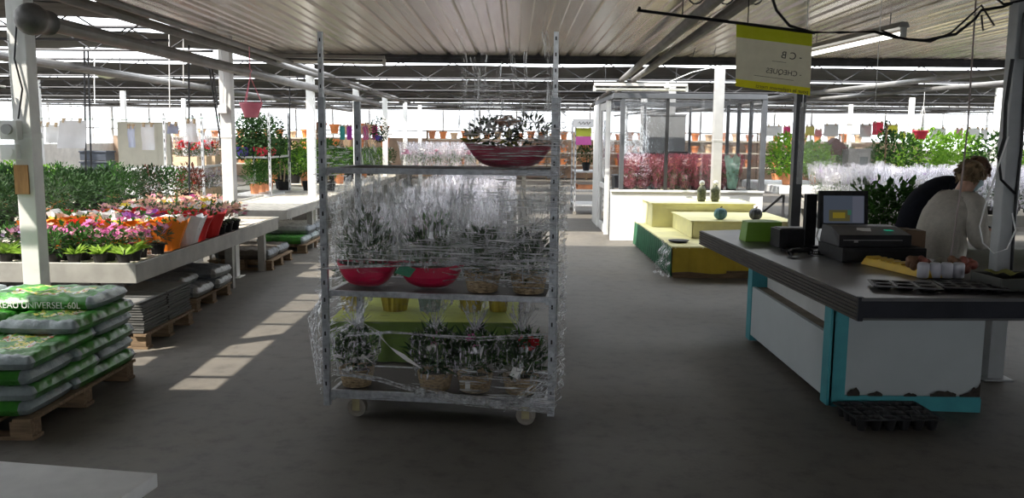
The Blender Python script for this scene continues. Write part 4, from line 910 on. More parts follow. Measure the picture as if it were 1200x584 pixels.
# ------------------------------------------------------------------ YELLOW DISPLAY STEPS
yc = mat('yellow paper cloth', (.84, .79, .42), .7, 0, .12, 3, bump=.1); mus = mat('mustard cloth', (.50, .36, .03), .75, 0, .15, 3)
A0 = (1.87, 3.15, 10.1, 13.4, .38)
t = thing('display_plinth', 'lowest yellow cloth step with a green pleated side facing the aisle', 'display stand', (0, 0, 0))
b = MB(); b.box(1.90, 3.12, 10.14, 13.38, 0, .36); mk('base', b, wood, t)
b = MB(); b.box(1.87, 3.15, 10.1, 13.4, .36, .385); mk('cloth_top', b, yc, t)
b = MB(); b.sheet(lambda u, v: (1.875 + .65 * u + .0, 10.095 + .006 * math.sin(u * 25), .07 + .30 * v + .012 * math.sin(u * 6) * (1 - v)), 20, 4); b.sheet(lambda u, v: (2.50 + .65 * u, 10.085 + .006 * math.sin(u * 21 + 1), .10 + .27 * v), 20, 4); mk('front_cloth', b, mus, t)
b = MB(); b.sheet(lambda u, v: (1.868 + .022 * math.sin(u * 120) * (1.1 - v), 10.14 + 3.24 * u, .02 + .35 * v), 200, 3); mk('pleated_skirt', b, mat('bottle green pleated cloth', (.03, .12, .06), .75, 0, .2, 5), t)
t = thing('display_plinth', 'middle yellow step carrying the two pumpkins', 'display stand', (0, 0, 0)); b = MB(); b.box(2.28, 3.6, 10.95, 12.3, .386, .60); mk('box', b, yc, t, bev=.01)
b = MB(); b.box(2.25, 3.62, 10.92, 12.32, .60, .615); b.sheet(lambda u, v: (2.27 + .02 * u * 0 + .0, 10.94 + 1.36 * u, .39 + .21 * v), 10, 3); mk('cloth', b, yc, t)
t = thing('display_plinth', 'highest yellow step against the kiosk wall', 'display stand', (0, 0, 0)); b = MB(); b.box(1.98, 3.45, 12.36, 13.35, .386, .72); mk('box', b, yc, t, bev=.01); b = MB(); b.box(1.96, 3.47, 12.34, 13.37, .72, .735); mk('cloth', b, yc, t)
def pumpkin(x, y, z_, r, c, label):
    t = thing('pumpkin', label, 'pumpkin', (x, y, z_)); b = MB(); m_ = 10; prof = [(max(.001, r * math.sin(math.pi * i / m_) ** .85), r * .92 * (1 - math.cos(math.pi * i / m_))) for i in range(m_ + 1)]; b.lathe(prof, n=48, ribs=12, rib=.06); mk('body', b, c, t, smooth=True)
    b = MB(); b.tube([(0, 0, r * 1.8), (.006, 0, r * 1.95), (.02, 0, r * 2.05)], [.012, .009, .008], 7); mk('stem', b, wood, t)
pumpkin(2.68, 11.15, .616, .083, mat('teal blue pumpkin', (.10, .24, .27), .5, 0, .25, 25), 'teal blue pumpkin on the yellow step, left one'); pumpkin(3.14, 11.15, .616, .083, mat('charcoal pumpkin', (.045, .05, .06), .5, 0, .3, 25), 'charcoal pumpkin on the yellow step, right one')
dkv = mat('dark mottled vase', (.05, .06, .035), .4, 0, .6, 30, c2=(.13, .14, .07))
for k, px in enumerate((822, 838)):
    p0 = gy(px, 233, 12.75); t = thing('figurine_vase', ('left', 'right')[k] + ' dark bottle-shaped vase with a silvery head on the top yellow step', 'vase', (p0.x, 12.75, .736))
    b = MB(); b.lathe([(.05, 0), (.065, .04), (.06, .12), (.07, .17), (.045, .21), (.03, .23), (.03, .25), (.02, .25)], n=18); mk('body', b, dkv, t, smooth=True); b = MB(); b.ball((0, 0, .275), .042, 14, 9); mk('head', b, mat('silvery ball', (.45, .45, .42), .35, .5, .2, 20), t, smooth=True)
b = MB(); b.lathe([(.06, 0), (.10, .012), (.115, .03), (.11, .03), (.06, .012), (.001, .012)], n=20, sx=1.15); single('black_dish', b, black_pl, 'small black dish on the lowest yellow step', 'dish', (2.02, 10.5, .386), smooth=True)
b = MB(); b.sheet(lambda u, v: (1.82 - .10 * u * (1 - v) + .02 * math.sin(v * 17), 10.02 + .5 * u + .02 * math.sin(u * 14 + v * 8), .02 + .40 * v + .02 * math.sin(u * 12)), 14, 16); single('plastic_sheet', b, film_v, 'clump of clear plastic hanging off the corner of the yellow display', 'plastic film')
# trolley in the passage with its colour sign
def far_trolley(x, y, label):
    return small_trolley(x, y, .62, 1.1, 2.05, (.22, .55, .95), label)
far_trolley(1.33 - .05, 18.6, 'empty shelved trolley standing in the passage left of the kiosk door')
p0 = gy(672, 153, 18.4); t = thing('price_sign', 'lime and magenta square sign above the passage trolley', 'sign', (1.28, 18.5, 1.52)); b = MB(); b.box(0, .33, 0, .01, .18, .36); mk('lime_half', b, mat('lime card', (.42, .46, .05), .7, 0, .08, 4), t); b = MB(); b.box(0, .33, 0, .01, 0, .179); mk('magenta_half', b, mat('magenta card', (.52, .10, .35), .7, 0, .08, 4), t); b = MB(); b.tube([(.165, .006, .36), (.165, .006, 1.25)], .004, 5); mk('hanger', b, steel_dk, t)
p0 = gy(665, 147, 18.3); t = thing('price_sign', 'white card with scribbled marks above the lime and magenta sign', 'sign', (1.2, 18.4, 1.89)); b = MB(); b.box(0, .5, 0, .01, 0, .18); mk('card', b, paper, t); b = MB(); g = random.Random(1); b.tube([(.12 + .026 * k, -.004, .09 + .035 * math.sin(k * 2.1)) for k in range(11)], .007, 5); mk('handwriting', b, black_pl, t); b = MB(); b.tube([(.25, .006, .18), (.25, .006, .9)], .004, 5); mk('hanger', b, steel_dk, t)
put('potted_shrub', bp[0], (1.55, 19.0, .951), 'dark green shrub on the passage trolley top shelf', 'potted shrub', None, sc=.9)
b = MB(); b.box(-.25, .25, -.3, .3, 0, .03); b.box(-.25, -.22, -.3, .3, .03, .1); b.box(.22, .25, -.3, .3, .03, .1); b.box(-.25, .25, -.3, -.27, .03, .1)
single('planting_tray', b, mat('orange brown tray', (.55, .22, .10), .7, 0, .2, 6), 'orange brown tray on the passage trolley middle shelf', 'tray', (1.58, 19.1, .55))
# ------------------------------------------------------------------ COUNTER
ct_top = mat('dark grey laminate', (.075, .075, .08), .34, .1, .18, 3); ct_trim = mat('black rubber edge strip', (.018, .020, .028), .5, 0, .2, 8, spec=.25); ct_brown = mat('worn brown ribbed edge', (.060, .050, .042), .55, 0, .25, 8, stretch=(1, 1, 6), spec=.3)
turq = mat('turquoise painted trim', (.045, .28, .32), .5, 0, .15, 5); lam = mat('white laminate panel', (.42, .46, .475), .45, 0, .06, 2); lam_in = mat('recess laminate', (.50, .51, .50), .6, 0, .1, 3)
t = thing('checkout_counter', 'long white and turquoise checkout counter with a dark ribbed edge', 'counter', (0, 0, 0))
def prism(bb, poly, z0, z1, mi=0):
    n = len(poly); bb.add([(x, y, z0) for x, y in poly] + [(x, y, z1) for x, y in poly], [tuple(reversed(range(n))), tuple(range(n, 2 * n))] + [(i, (i + 1) % n, n + (i + 1) % n, n + i) for i in range(n)], mi)
CT = [(1.93, 4.70), (4.1, 4.78), (4.1, 5.70), (3.12, 5.70), (3.12, 8.6), (1.79, 8.2)]
CTZ = .78
b = MB(); prism(b, CT, .655, CTZ); mk('worktop', b, ct_top, t, bev=.004)
def edge(A, B, bands, name):
    A = Vector((*A, 0)); B = Vector((*B, 0)); d = (B - A); L = d.length; d.normalize(); nrm = Vector((d.y, -d.x, 0)); M = Matrix.Translation(A) @ Matrix(((d.x, nrm.x, 0, 0), (d.y, nrm.y, 0, 0), (0, 0, 1, 0), (0, 0, 0, 1)))
    bb = MB()
    for (z0, z1, th, mi) in bands: bb.box(0, L, 0, th, z0, z1, mi, M)
    mk(name, bb, [ct_trim, ct_brown, mat('grey lip', (.12, .12, .125), .4, .2, .1, 6)], t, bev=.002)
edge(CT[0], CT[1], [(.655, .668, .014, 2), (.668, .765, .010, 0), (.765, .785, .016, 2)], 'edge_strip')
edge(CT[5], CT[0], [(.65 + .022 * k, .665 + .022 * k, .016, 1) for k in range(6)] + [(.65, .78, .008, 0)], 'ribbed_edge_strip')
b = MB(); b.box(1.915, 1.945, 4.685, 4.715, .65, .788); mk('corner_cap', b, ct_trim, t, bev=.003)
# base
BX0, BX1, BY0, BY1 = 1.93, 2.86, 5.10, 6.95
b = MB(); b.box(BX0 + .10, BX1, BY0 + .0, BY0 + .03, .10, .655); mk('front_panel', b, lam, t)
b = MB(); b.box(BX0, BX0 + .10, BY0 - .012, BY0 + .10, .035, .655); b.box(BX0 - .012, BX0 + .02, BY0 - .012, BY0 + .10, .035, .655); mk('corner_trim', b, turq, t, bev=.004)
b = MB(); b.add([(BX0 + .02, BY0 - .014, .10), (BX1 + .005, BY0 - .014, .085), (BX1 + .005, BY0 - .014, .0), (BX0 + .55, BY0 - .014, .01), (BX0 + .02, BY0 - .014, .06)], [(0, 1, 2, 3, 4)]); b.box(BX0 + .02, BX1, BY0 - .012, BY0 + .03, .03, .10); mk('plinth_trim', b, turq, t)
b = MB(); b.box(BX0 + .0, BX0 + .03, BY0 + .10, BY1 - .10, .07, .47); mk('side_panel', b, lam, t, bev=.003)
b = MB(); b.box(BX0 + .02, BX0 + .14, BY0 + .10, BY1 - .10, .44, .465); mk('ledge', b, mat('worn brown ledge', (.20, .16, .12), .7, 0, .3, 9), t)
b = MB(); b.box(BX0 + .12, BX0 + .15, BY0 + .10, BY1 - .10, .465, .655); mk('recessed_panel', b, lam_in, t)
b = MB(); b.box(BX0 - .006, BX0 + .16, BY1 - .10, BY1 + .02, .02, .655); mk('end_trim', b, turq, t, bev=.004)
b = MB(); b.box(BX1 - .03, BX1, BY0 + .03, BY1, .05, .655); b.box(BX0 + .16, BX1, BY1 - .03, BY1, .02, .655); mk('rear_panel', b, lam_in, t)
b = MB(); b.box(2.45, 3.0, 7.9, 8.0, 0, .655); mk('leg_panel', b, lam_in, t)
b = MB(); b.box(3.98, 4.04, 4.9, 5.6, 0, .655); mk('leg_panel', b, lam_in, t)
g = random.Random(4); chip_m = mat('bare dark chipboard', (.035, .027, .022), .9, 0, .4, 40)   # chipped laminate along the foot of the front panel
for x0, x1, h in ((.115, .19, .055), (.24, .33, .03), (.46, .54, .022), (.62, .78, .038), (.80, .925, .085)):
    n_ = 9; pts = [(BX0 + x0 + (x1 - x0) * k / n_, BY0 - .0145, .10 + h * (.35 + .65 * math.sin(math.pi * (k + .5) / (n_ + 1)) if x1 < .9 else (.15 + 1.1 * (k / n_) ** 1.6)) * g.uniform(.7, 1.1)) for k in range(n_ + 1)]
    b = MB(); b.add(pts + [(BX0 + x1, BY0 - .0145, .098), (BX0 + x0, BY0 - .0145, .098)], [tuple(range(n_ + 3))]); mk('chipped_patch', b, chip_m, t)
# seedling trays
def cell_tray(name, label, loc, rz, nx, ny, p, h, m, group=None):
    t = thing(name, label, 'plant tray', loc, rz, group); b = MB()
    for i in range(nx):
        for j in range(ny):
            x, y = (i - (nx - 1) / 2) * p, (j - (ny - 1) / 2) * p; r = p * .46
            b.lathe([(r * .6, 0), (r, h), (r * .94, h), (r * .55, .006), (.001, .006)], (x, y, 0), 14)
    mk('cells', b, m, t)
    b = MB(); X, Y = nx * p / 2, ny * p / 2
    for k in range(nx + 1): b.box(-X + k * p - .008, -X + k * p + .008, -Y, Y, h - .006, h)
    for k in range(ny + 1): b.box(-X, X, -Y + k * p - .008, -Y + k * p + .008, h - .006, h)
    mk('rim_grid', b, m, t); return t
btray = mat('black moulded tray', (.012, .012, .014), .45, 0, .3, 15)
cell_tray('seedling_tray', 'black round-celled seedling tray on the floor before the counter foot', (2.20, 4.88, .002), .05, 6, 4, .083, .075, btray)
gt = 'black trays on the counter'
cell_tray('carry_tray', 'black carry tray left of the other tray at the counter front edge', (2.32, 5.03, CTZ + .003), -.25, 3, 2, .12, .025, btray, gt)
cell_tray('carry_tray', 'black carry tray on the counter in front of the white jars', (2.70, 5.02, CTZ + .003), -.2, 4, 3, .085, .028, btray, gt)
t = thing('planting_box', 'dark box with a yellow green cloth at the counter right end', 'box', (3.05, 5.1, CTZ + .003), .1)
b = MB(); b.box(-.22, .22, -.15, .15, 0, .012)
for (a0, a1, b0, b1) in ((-.22, .22, -.15, -.135), (-.22, .22, .135, .15), (-.22, -.205, -.135, .135), (.205, .22, -.135, .135)): b.box(a0, a1, b0, b1, .012, .075)
mk('box', b, mat('dark olive tray', (.03, .032, .025), .5, 0, .2, 8), t, bev=.004)
b = MB(); b.sheet(lambda u, v: (-.16 + .16 * u, -.02 + .14 * v, .085 + .012 * math.sin(u * 9) * math.cos(v * 7)), 8, 8); mk('cloth', b, mat('yellow green cloth', (.25, .25, .06), .8, 0, .2, 20), t)
# jars
jar_m = mat('milky white jar', (.48, .48, .54), .3, 0, .06, 10)
b = MB(); b.lathe([(.03, 0), (.036, .006), (.037, .085), (.033, .095), (.028, .10), (.001, .101)], n=20); jar_me = b.mesh('jar', jar_m)
jx = Vector((2.60, 5.42, CTZ + .002))
for k in range(4):
    o = mk('white_jar', jar_me, None, None, (2.615 + .077 * k, 5.42 + .004 * k, CTZ + .002), k, smooth=True); tag(o, 'milky white jar, ' + ORD[k] + ' from the left in the row beside the yellow lid', 'jar', 'white jars on the counter')
pk_m = [mat('brown net pack', (.16, .08, .045), .7, 0, .4, 20), mat('dull red pack', (.25, .07, .05), .6, 0, .4, 20), mat('grey brown pack', (.17, .15, .12), .7, 0, .4, 20)]
for k in range(5):
    b = MB(); g = random.Random(k)
    for _ in range(9): b.ball((g.uniform(-.035, .035), g.uniform(-.03, .03), .03 + g.uniform(0, .075)), g.uniform(.025, .034), 9, 6)
    single('bulb_pack', b, pk_m[k % 3], ('brown', 'dull red', 'grey brown', 'brown', 'dull red')[k] + ' lumpy pack, ' + ORD[k] + ' from the left behind the white jars', 'pack', (2.60 + .088 * k, 5.53 + .01 * (k % 2), CTZ + .003), 0, 'packs behind the jars', smooth=True)
t = thing('yellow_lid', 'ribbed yellow plastic lid lying beside the white jars', 'lid', (2.60, 5.72, CTZ + .003), R(103)); b = MB()
b.add([(-.33, -.07, .0), (.33, -.07, 0), (.33, .07, 0), (-.33, .07, 0), (-.31, -.05, .05), (.31, -.05, .05), (.31, .05, .05), (-.31, .05, .05)], [(3, 2, 1, 0), (4, 5, 6, 7), (0, 1, 5, 4), (1, 2, 6, 5), (2, 3, 7, 6), (3, 0, 4, 7)])
for k in range(9): b.box(-.29 + k * .07, -.26 + k * .07, -.052, .052, .05, .062)
mk('lid', b, mat('yellow plastic', (.62, .40, .03), .45, 0, .1, 8), t, bev=.004)
# till, monitor and cables
b = MB(); b.box(-.31, .31, -.22, .22, 0, .10); b.box(-.29, .29, -.226, -.22, .02, .085); b.box(-.02, .02, -.229, -.226, .045, .06); single('cash_box', b, black_pl, 'wide black cash drawer under the receipt printer', 'cash drawer', (2.66, 6.35, CTZ + .002), .05, bev=.005)
t = thing('receipt_printer', 'black printer with a green light on top of the cash drawer', 'printer', (2.63, 6.42, CTZ + .103), .04)
b = MB(); b.add([(-.27, -.20, 0), (.27, -.20, 0), (.27, .17, 0), (-.27, .17, 0), (-.27, -.20, .085), (.27, -.20, .085), (.25, .0, .13), (.25, .17, .13), (-.25, .17, .13), (-.25, .0, .13), (.27, .17, .1), (-.27, .17, .1)], [(3, 2, 1, 0), (0, 1, 5, 4), (4, 5, 6, 9), (9, 6, 7, 8), (1, 2, 7, 6, 5), (2, 3, 8, 7), (3, 0, 4, 9, 8)]); mk('casing', b, black_pl, t, bev=.004)
b = MB(); b.box(.10, .15, -.16, -.10, .112, .116); mk('green_light', b, emit('green lamp', (.02, .30, .18), .5), t); b = MB(); b.box(-.24, .2, -.2015, -.2, .045, .05); b.box(-.16, -.13, -.2025, -.2, .03, .045); mk('slot', b, mat('grey plastic bits', (.25, .25, .26), .4, 0, .1, 9), t)
b = MB(); b.add([(-.10, -.1, .106), (.0, -.12, .105), (.02, -.06, .124), (-.08, -.05, .124)], [(0, 1, 2, 3)]); mk('receipt', b, paper, t)
t = thing('touch_monitor', 'touch screen monitor showing a pale window with a yellow picture', 'monitor', (2.63, 6.82, CTZ + .002), .04)
tl = Matrix.Rotation(-.12, 4, 'X'); Z0 = .17
b = MB(); b.box(-.20, .20, -.0, .035, 0, .305, 0, Matrix.Translation((0, 0, Z0)) @ tl); mk('casing', b, black_pl, t, bev=.005)
def ui(name, x0, x1, z0, z1, c, s, dy=0.): 
    bb = MB(); bb.box(x0, x1, -.003 - dy, -.001 - dy, z0, z1, 0, Matrix.Translation((0, 0, Z0)) @ tl); mk(name, bb, emit('lit screen ' + name + str(c), c, s), t)
ui('screen', -.165, .165, .045, .265, (.10, .12, .16), .3); ui('screen_column', .07, .16, .05, .26, (.16, .17, .22), .3, .001); ui('screen_picture', -.12, .05, .06, .15, (.12, .11, .05), .3, .001); ui('screen_flower', -.09, .01, .085, .13, (.30, .23, .03), .3, .002); ui('screen_flower', .03, .06, .11, .15, (.06, .18, .12), .3, .002)
b = MB(); b.box(-.09, .09, -.06, .16, 0, .015); b.box(-.05, .05, .05, .09, .015, .36); mk('stand', b, black_pl, t)
t = thing('customer_display', 'black panel standing left of the monitor with a white cable', 'display', (2.40, 6.95, CTZ + .002), .25); b = MB(); b.box(-.05, .05, -.02, .02, .02, .44); b.box(-.08, .08, -.07, .07, 0, .02); mk('panel', b, black_pl, t, bev=.004)
b = MB(); b.tube([(.06, -.03, .42), (.055, -.045, .3), (.07, -.05, .22), (.03, -.06, .1), (.04, -.12, .01)], .006, 6); mk('cable', b, white_pl, t)
b = MB(); b.box(-.13, .13, -.10, .10, 0, .15); b.box(-.11, .11, -.08, .08, .15, .158); single('black_box', b, black_pl, 'small black cube-like device left of the till', 'device', (2.27, 7.02, CTZ + .002), .08, bev=.006)
t = thing('telephone_handset', 'black handset with coiled cable on the counter left of the drawer', 'telephone', (2.17, 6.45, CTZ + .002), .4); b = MB(); b.tube([(-.10, 0, .02), (-.07, 0, .04), (.07, 0, .04), (.10, 0, .02)], [.026, .018, .018, .026], 10); mk('handset', b, black_pl, t, smooth=True)
b = MB(); b.tube([(.10 + .003 * k, .014 * math.cos(k * 1.1), .018 + .012 * math.sin(k * 1.1)) for k in range(60)], .0035, 5); mk('coiled_cable', b, black_pl, t)
b = MB(); b.tube([(2.2, 6.9, .79), (2.12, 6.75, .787), (2.22, 6.6, .787), (2.3, 6.7, .79), (2.28, 6.5, .787), (2.38, 6.42, .79)], .006, 6); single('black_cable', b, black_pl, 'black cable looped on the counter beside the handset', 'cable')
gb = mat('lime green box', (.16, .34, .02), .5, 0, .12, 3)
t = thing('green_box', 'lime green box standing on the far end of the counter', 'box', (2.14, 7.42, CTZ + .002), .06); b = MB(); b.add([(-.165, -.10, 0), (.155, -.10, 0), (.155, .08, 0), (-.165, .08, 0), (-.14, -.07, .165), (.16, -.07, .165), (.16, .08, .165), (-.14, .08, .165)], [(3, 2, 1, 0), (0, 1, 5, 4), (1, 2, 6, 5), (2, 3, 7, 6), (3, 0, 4, 7)]); mk('sides', b, gb, t, bev=.003)
b = MB(); b.sheet(lambda u, v: (-.145 + .31 * u, -.075 + .16 * v, .167 + .01 * math.sin(u * 3.1) * v), 6, 4); mk('lid', b, gb, t)
b = MB(); b.box(-.07, .07, -.09, .09, 0, .2); b.box(-.072, .0, -.1, .1, .2, .206); single('cardboard_box', b, mat('brown cardboard', (.14, .085, .05), .8, 0, .15, 5), 'upright brown cardboard box right of the till', 'box', (3.03, 6.5, CTZ + .002), -.1, bev=.002)
b = MB(); b.box(-.05, .05, -.07, .07, 0, .01); b.box(-.045, .05, -.06, .07, .014, .022); b.box(-.05, .04, -.07, .06, .026, .034); b.box(-.04, .05, -.06, .06, 0, .034); single('paper_pad', b, paper, 'small stack of white paper slips by the cardboard box', 'paper', (2.93, 6.1, CTZ + .002), .3)
b = MB(); 
for k in range(14): g = random.Random(k); b.box(-.16, .16, -.11, .11, k * .002, k * .002 + .0015, 0, rotz(g.uniform(-.12, .12)))
single('paper_bag_pile', b, mat('cream bags', (.45, .42, .36), .8, 0, .12, 5), 'pile of cream paper bags at the counter back beside the black device', 'bags', (2.5, 7.7, CTZ + .002), .1)
# potted seedlings behind the till
t = thing('side_table', 'dark small table behind the till holding a crate of plants', 'table', (3.47, 8.0, 0)); b = MB(); b.box(-.35, .35, -.28, .28, .68, .71); mk('table_top', b, wood, t)
for lx in (-.3, .3):
    for ly in (-.23, .23): b = MB(); b.box(lx - .025, lx + .025, ly - .025, ly + .025, 0, .68); mk('leg', b, steel_dk, t)
t = thing('plant_crate', 'black crate on the small table behind the till', 'crate', (3.47, 8.0, .711)); b = MB(); b.box(-.27, .27, -.2, .2, 0, .012)
for (a0, a1, b0, b1) in ((-.27, .27, -.2, -.185), (-.27, .27, .185, .2), (-.27, -.255, -.185, .185), (.255, .27, -.185, .185)): b.box(a0, a1, b0, b1, .012, .12)
mk('crate', b, black_pl, t, bev=.003)
sp = []
for k in range(2):
    b = MB(); g = random.Random(k)
    for j in range(5): a = j * 1.26; b.tube([(0, 0, .06), (.06 * math.cos(a), .06 * math.sin(a), .25), (.10 * math.cos(a), .10 * math.sin(a), .42 + .08 * (j % 2))], [.006, .005, .003], 5)
    f_ = MB(); f_.clump((0, 0, .33), (.15, .15, .20), 50, .12, .055, 0, 700 + k, inner=.2); sp.append([('stem', b.mesh('plant stems', leaf_md)), ('foliage', f_.mesh('seedling foliage', leaf_md)), ('pot', pot_me)])
for k in range(6):
    put('seedling_plant', sp[k % 2], (3.30 + .17 * (k % 3), 7.91 + .18 * (k // 3), .726), 'leafy tall plant in the crate behind the till, ' + ('left', 'middle', 'right')[k % 3] + ' of the ' + ('front', 'rear')[k // 3] + ' row', 'potted plant', 'plants in the crate behind the till', sc=1.05)
# hazy clear screen hung over the counter
t = thing('clear_screen', 'hazy clear acrylic screen hung above the till on two cords', 'protective screen', (0, 0, 0)); a = gy(938, 120, 6.2); c = gy(1023, 217, 6.2)
b = MB(); b.box(a.x, c.x, 6.2, 6.204, c.z, a.z); mk('acrylic_sheet', b, acryl, t)
for x in (a.x + .02, c.x - .02): b = MB(); b.tube([(x, 6.202, a.z - .03), (x, 6.202, 2.76)], .003, 5); mk('cord', b, white_pl, t)
# cords hung by the till
p = [gy(x, y, 6.0) for x, y in ((1138, 70), (1134, 150), (1126, 220), (1113, 308))]; p[0].z = 2.76
b = MB(); b.tube(p, .006, 6); single('slanting_cable', b, mat('pinkish grey cable', (.32, .26, .25), .6, 0, .1, 8), 'pinkish cable hanging from the ceiling past the cashier in white', 'cable')
p = [gy(x, y, 5.75) for x, y in ((1182, 160), (1168, 200), (1155, 240), (1148, 265), (1152, 285), (1165, 297), (1180, 292), (1190, 270), (1186, 250))]
b = MB(); b.tube(p, .005, 6); single('looped_cable', b, white_pl, 'white cable looped beside the grey post at the counter', 'cable')
# ------------------------------------------------------------------ SIGN, CABLES, LAMPS
SY = 5.5; sg = leafmat('translucent sign paper', (.62, .59, .46), (.68, .65, .51), .6, .8); syl = leafmat('yellow green card', (.42, .46, .02), (.47, .50, .03), .5, .7); sy2 = leafmat('acid yellow card', (.66, .62, .02), (.72, .68, .03), .6, .7); ink = mat('black marker ink', (.03, .03, .03), .7, 0, .2, 20)
c00, c10, c01, c11 = gy(863, 27, SY), gy(952, 38, SY), gy(862, 101, SY), gy(949, 112, SY)
t = thing('payment_sign', 'cream paper sign with yellow bands seen from behind, hung on a black rod', 'sign', tuple(c01))
O = c01.copy()
def sp_(u, v, dy=0.): 
    q = (c01 * (1 - u) + c11 * u) * (1 - v) + (c00 * (1 - u) + c10 * u) * v - O; q.y += .012 * math.sin(u * 6) * (1 - v) + dy; return q
for nm, v0, v1, m in (('bottom_band', 0, .12, sy2), ('sheet', .12, .78, sg), ('top_band', .78, 1, syl)):
    b = MB()
    b.sheet(lambda u, v: sp_(u, v0 + (v1 - v0) * v), 14, 4)
    mk(nm, b, m, t)
sl = -math.atan2(c00.z - c10.z, c10.x - c00.x)
def stext(body, u, v, size, sx=1.):
    q = sp_(u, v, -.016); return text('lettering', body, size, ink, t, tuple(q), (R(90), sl, R(180)), 'LEFT', .0005, sx)
def stx(body, u, v, size):
    o = stext(body, u, v, size); o.rotation_euler = (Matrix.Rotation(-sl, 4, 'Y') @ Matrix.Rotation(R(180), 4, 'Z') @ Matrix.Rotation(R(90), 4, 'X')).to_euler(); return o
stx('- C B', .86, .53, .062); stx('- CHEQUES', .86, .27, .045); stx('pour le reglement merci', .96, .015, .034)
b = MB(); q0, q1 = sp_(.48, .47, -.008), sp_(.66, .47, -.008); b.tube([q0, q1], .0012, 4); q0, q1 = sp_(.24, .21, -.012), sp_(.76, .20, -.012); b.tube([q0, q1], .0012, 4); mk('underline', b, ink, t)
p0, p1 = gy(748, 12, SY), gy(955, 38.5, SY); b = MB(); b.tube([p0, p1], .010, 8); b.tube([p0 + Vector((-.005, 0, .01)), p0 + Vector((.012, 0, .004))], .017, 8); 
for x in (.25, .62): q = p0.lerp(p1, x); b.tube([q, q + Vector((0, 0, .02)), Vector((q.x, SY, 2.74))], .004, 5)
single('sign_rod', b, black_pl, 'black rod slanting below the ceiling pipes that carries the paper sign', 'rod')
for k, x in enumerate((815, 850, 884)):
    q = gy(x, 12 + k * 3, 5.9); b = MB(); b.tube([(q.x + .06 * math.cos(a * .4), 5.9, 2.63 + .075 * math.sin(a * .4)) for a in range(16)], .006, 5); single('pipe_hanger', b, steel_dk, ('left', 'middle', 'right')[k] + ' black strap ring hanging at the ceiling pipes above the sign', 'hanger')
for k, (x, y0, y1) in enumerate(((812, 30, 66), (836, 30, 66))):
    q = gy(x, y1, 10.5); b = MB(); b.tube([(q.x, 10.5, q.z), (q.x + .03, 10.5, q.z + .12), (q.x + .02, 10.5, 2.76)], .005, 5); single('dangling_wire', b, steel_dk, ('left', 'right')[k] + ' thin wire dangling from the ceiling before the kiosk', 'wire')
p = [gy(x, y, 5.9) for x, y in ((903, -8), (910, 12), (925, 30), (952, 38), (985, 38), (1025, 37), (1050, 44), (1085, 47), (1120, 40), (1143, 22), (1150, 12), (1175, 8), (1195, 0))]
b = MB(); b.tube(p, .010, 7); single('black_power_cable', b, black_pl, 'black cable sagging under the ceiling from the sign to the grey post', 'cable')
p = [gy(x, y, 5.9) for x, y in ((1033, 36), (1060, 46), (1090, 49), (1115, 38), (1135, 20), (1150, 6), (1165, 30), (1152, 36), (1150, 18))]
b = MB(); b.tube(p, .007, 6); single('black_power_cable', b, black_pl, 'second thinner black cable looping between the lit tube and the grey post', 'cable')
lampm = emit('lit fluorescent tube', (1, .98, .92), 3.0); lamp_off = mat('unlit white tube', (.72, .70, .64), .4, 0, .06, 5)
def tube_light(A, B, label, m, drop=True, r=.02):
    A, B = Vector(A), Vector(B); t = thing('tube_light', label, 'lamp', tuple(A)); D = B - A; up = Vector((0, 0, 1)); s = D.cross(up).normalized() * .05
    b = MB(); vs = [p_ + q_ for p_ in (Vector(), D) for q_ in (s + up * .05, -s + up * .05, -s * .6 + up * .095, s * .6 + up * .095)]; b.add(vs, [(0, 1, 2, 3), (7, 6, 5, 4), (0, 4, 5, 1), (1, 5, 6, 2), (2, 6, 7, 3), (3, 7, 4, 0)]); mk('housing', b, mat('lamp housing', (.30, .29, .27), .5, 0, .1, 5), t)
    b = MB(); b.tube([D * .01, D * .99], r, 12); mk('tube', b, m, t, smooth=False)
    for f in (0., 1.): b = MB(); b.box(-.02, .02, -.02, .02, -.03, .05, 0, Matrix.Translation(D * (.005 + .99 * f))); mk('tube_holder', b, mat('lamp holder', (.5, .5, .48), .5, 0, .1, 5), t)
    if drop:
        b = MB()
        for f in (.12, .88): q = D * f; b.tube([q + up * .09, Vector((q.x, q.y, 2.745 - A.z))], .004, 5)
        mk('suspension_wire', b, steel_dk, t)
    return t
tube_light((3.22, 7.3, 2.545), (3.05, 9.2, 2.545), 'lit fluorescent tube hung under the ceiling right of the paper sign', lampm)
tube_light((-3.25, 11.5, 2.635), (-1.75, 11.5, 2.62), 'unlit white tube along the ceiling edge left of the plant trolley', lamp_off)
tube_light((1.20, 13.5, 2.42), (2.65, 13.5, 2.42), 'unlit white tube above the kiosk front', lamp_off)
# conical bulb near the kiosk tube
q = gy(782, 101, 12.6); t = thing('pendant_bulb', 'small white bulb hanging in front of the kiosk top', 'lamp', tuple(q)); b = MB(); b.lathe([(.001, -.05), (.04, -.035), (.045, -.01), (.018, .04), (.012, .06)], n=14); mk('bulb', b, white_pl, t, smooth=True); b = MB(); b.tube([(0, 0, .05), (.35, 0, .2), (.9, 0, 2.75 - q.z)], .006, 5); mk('cable', b, white_pl, t)
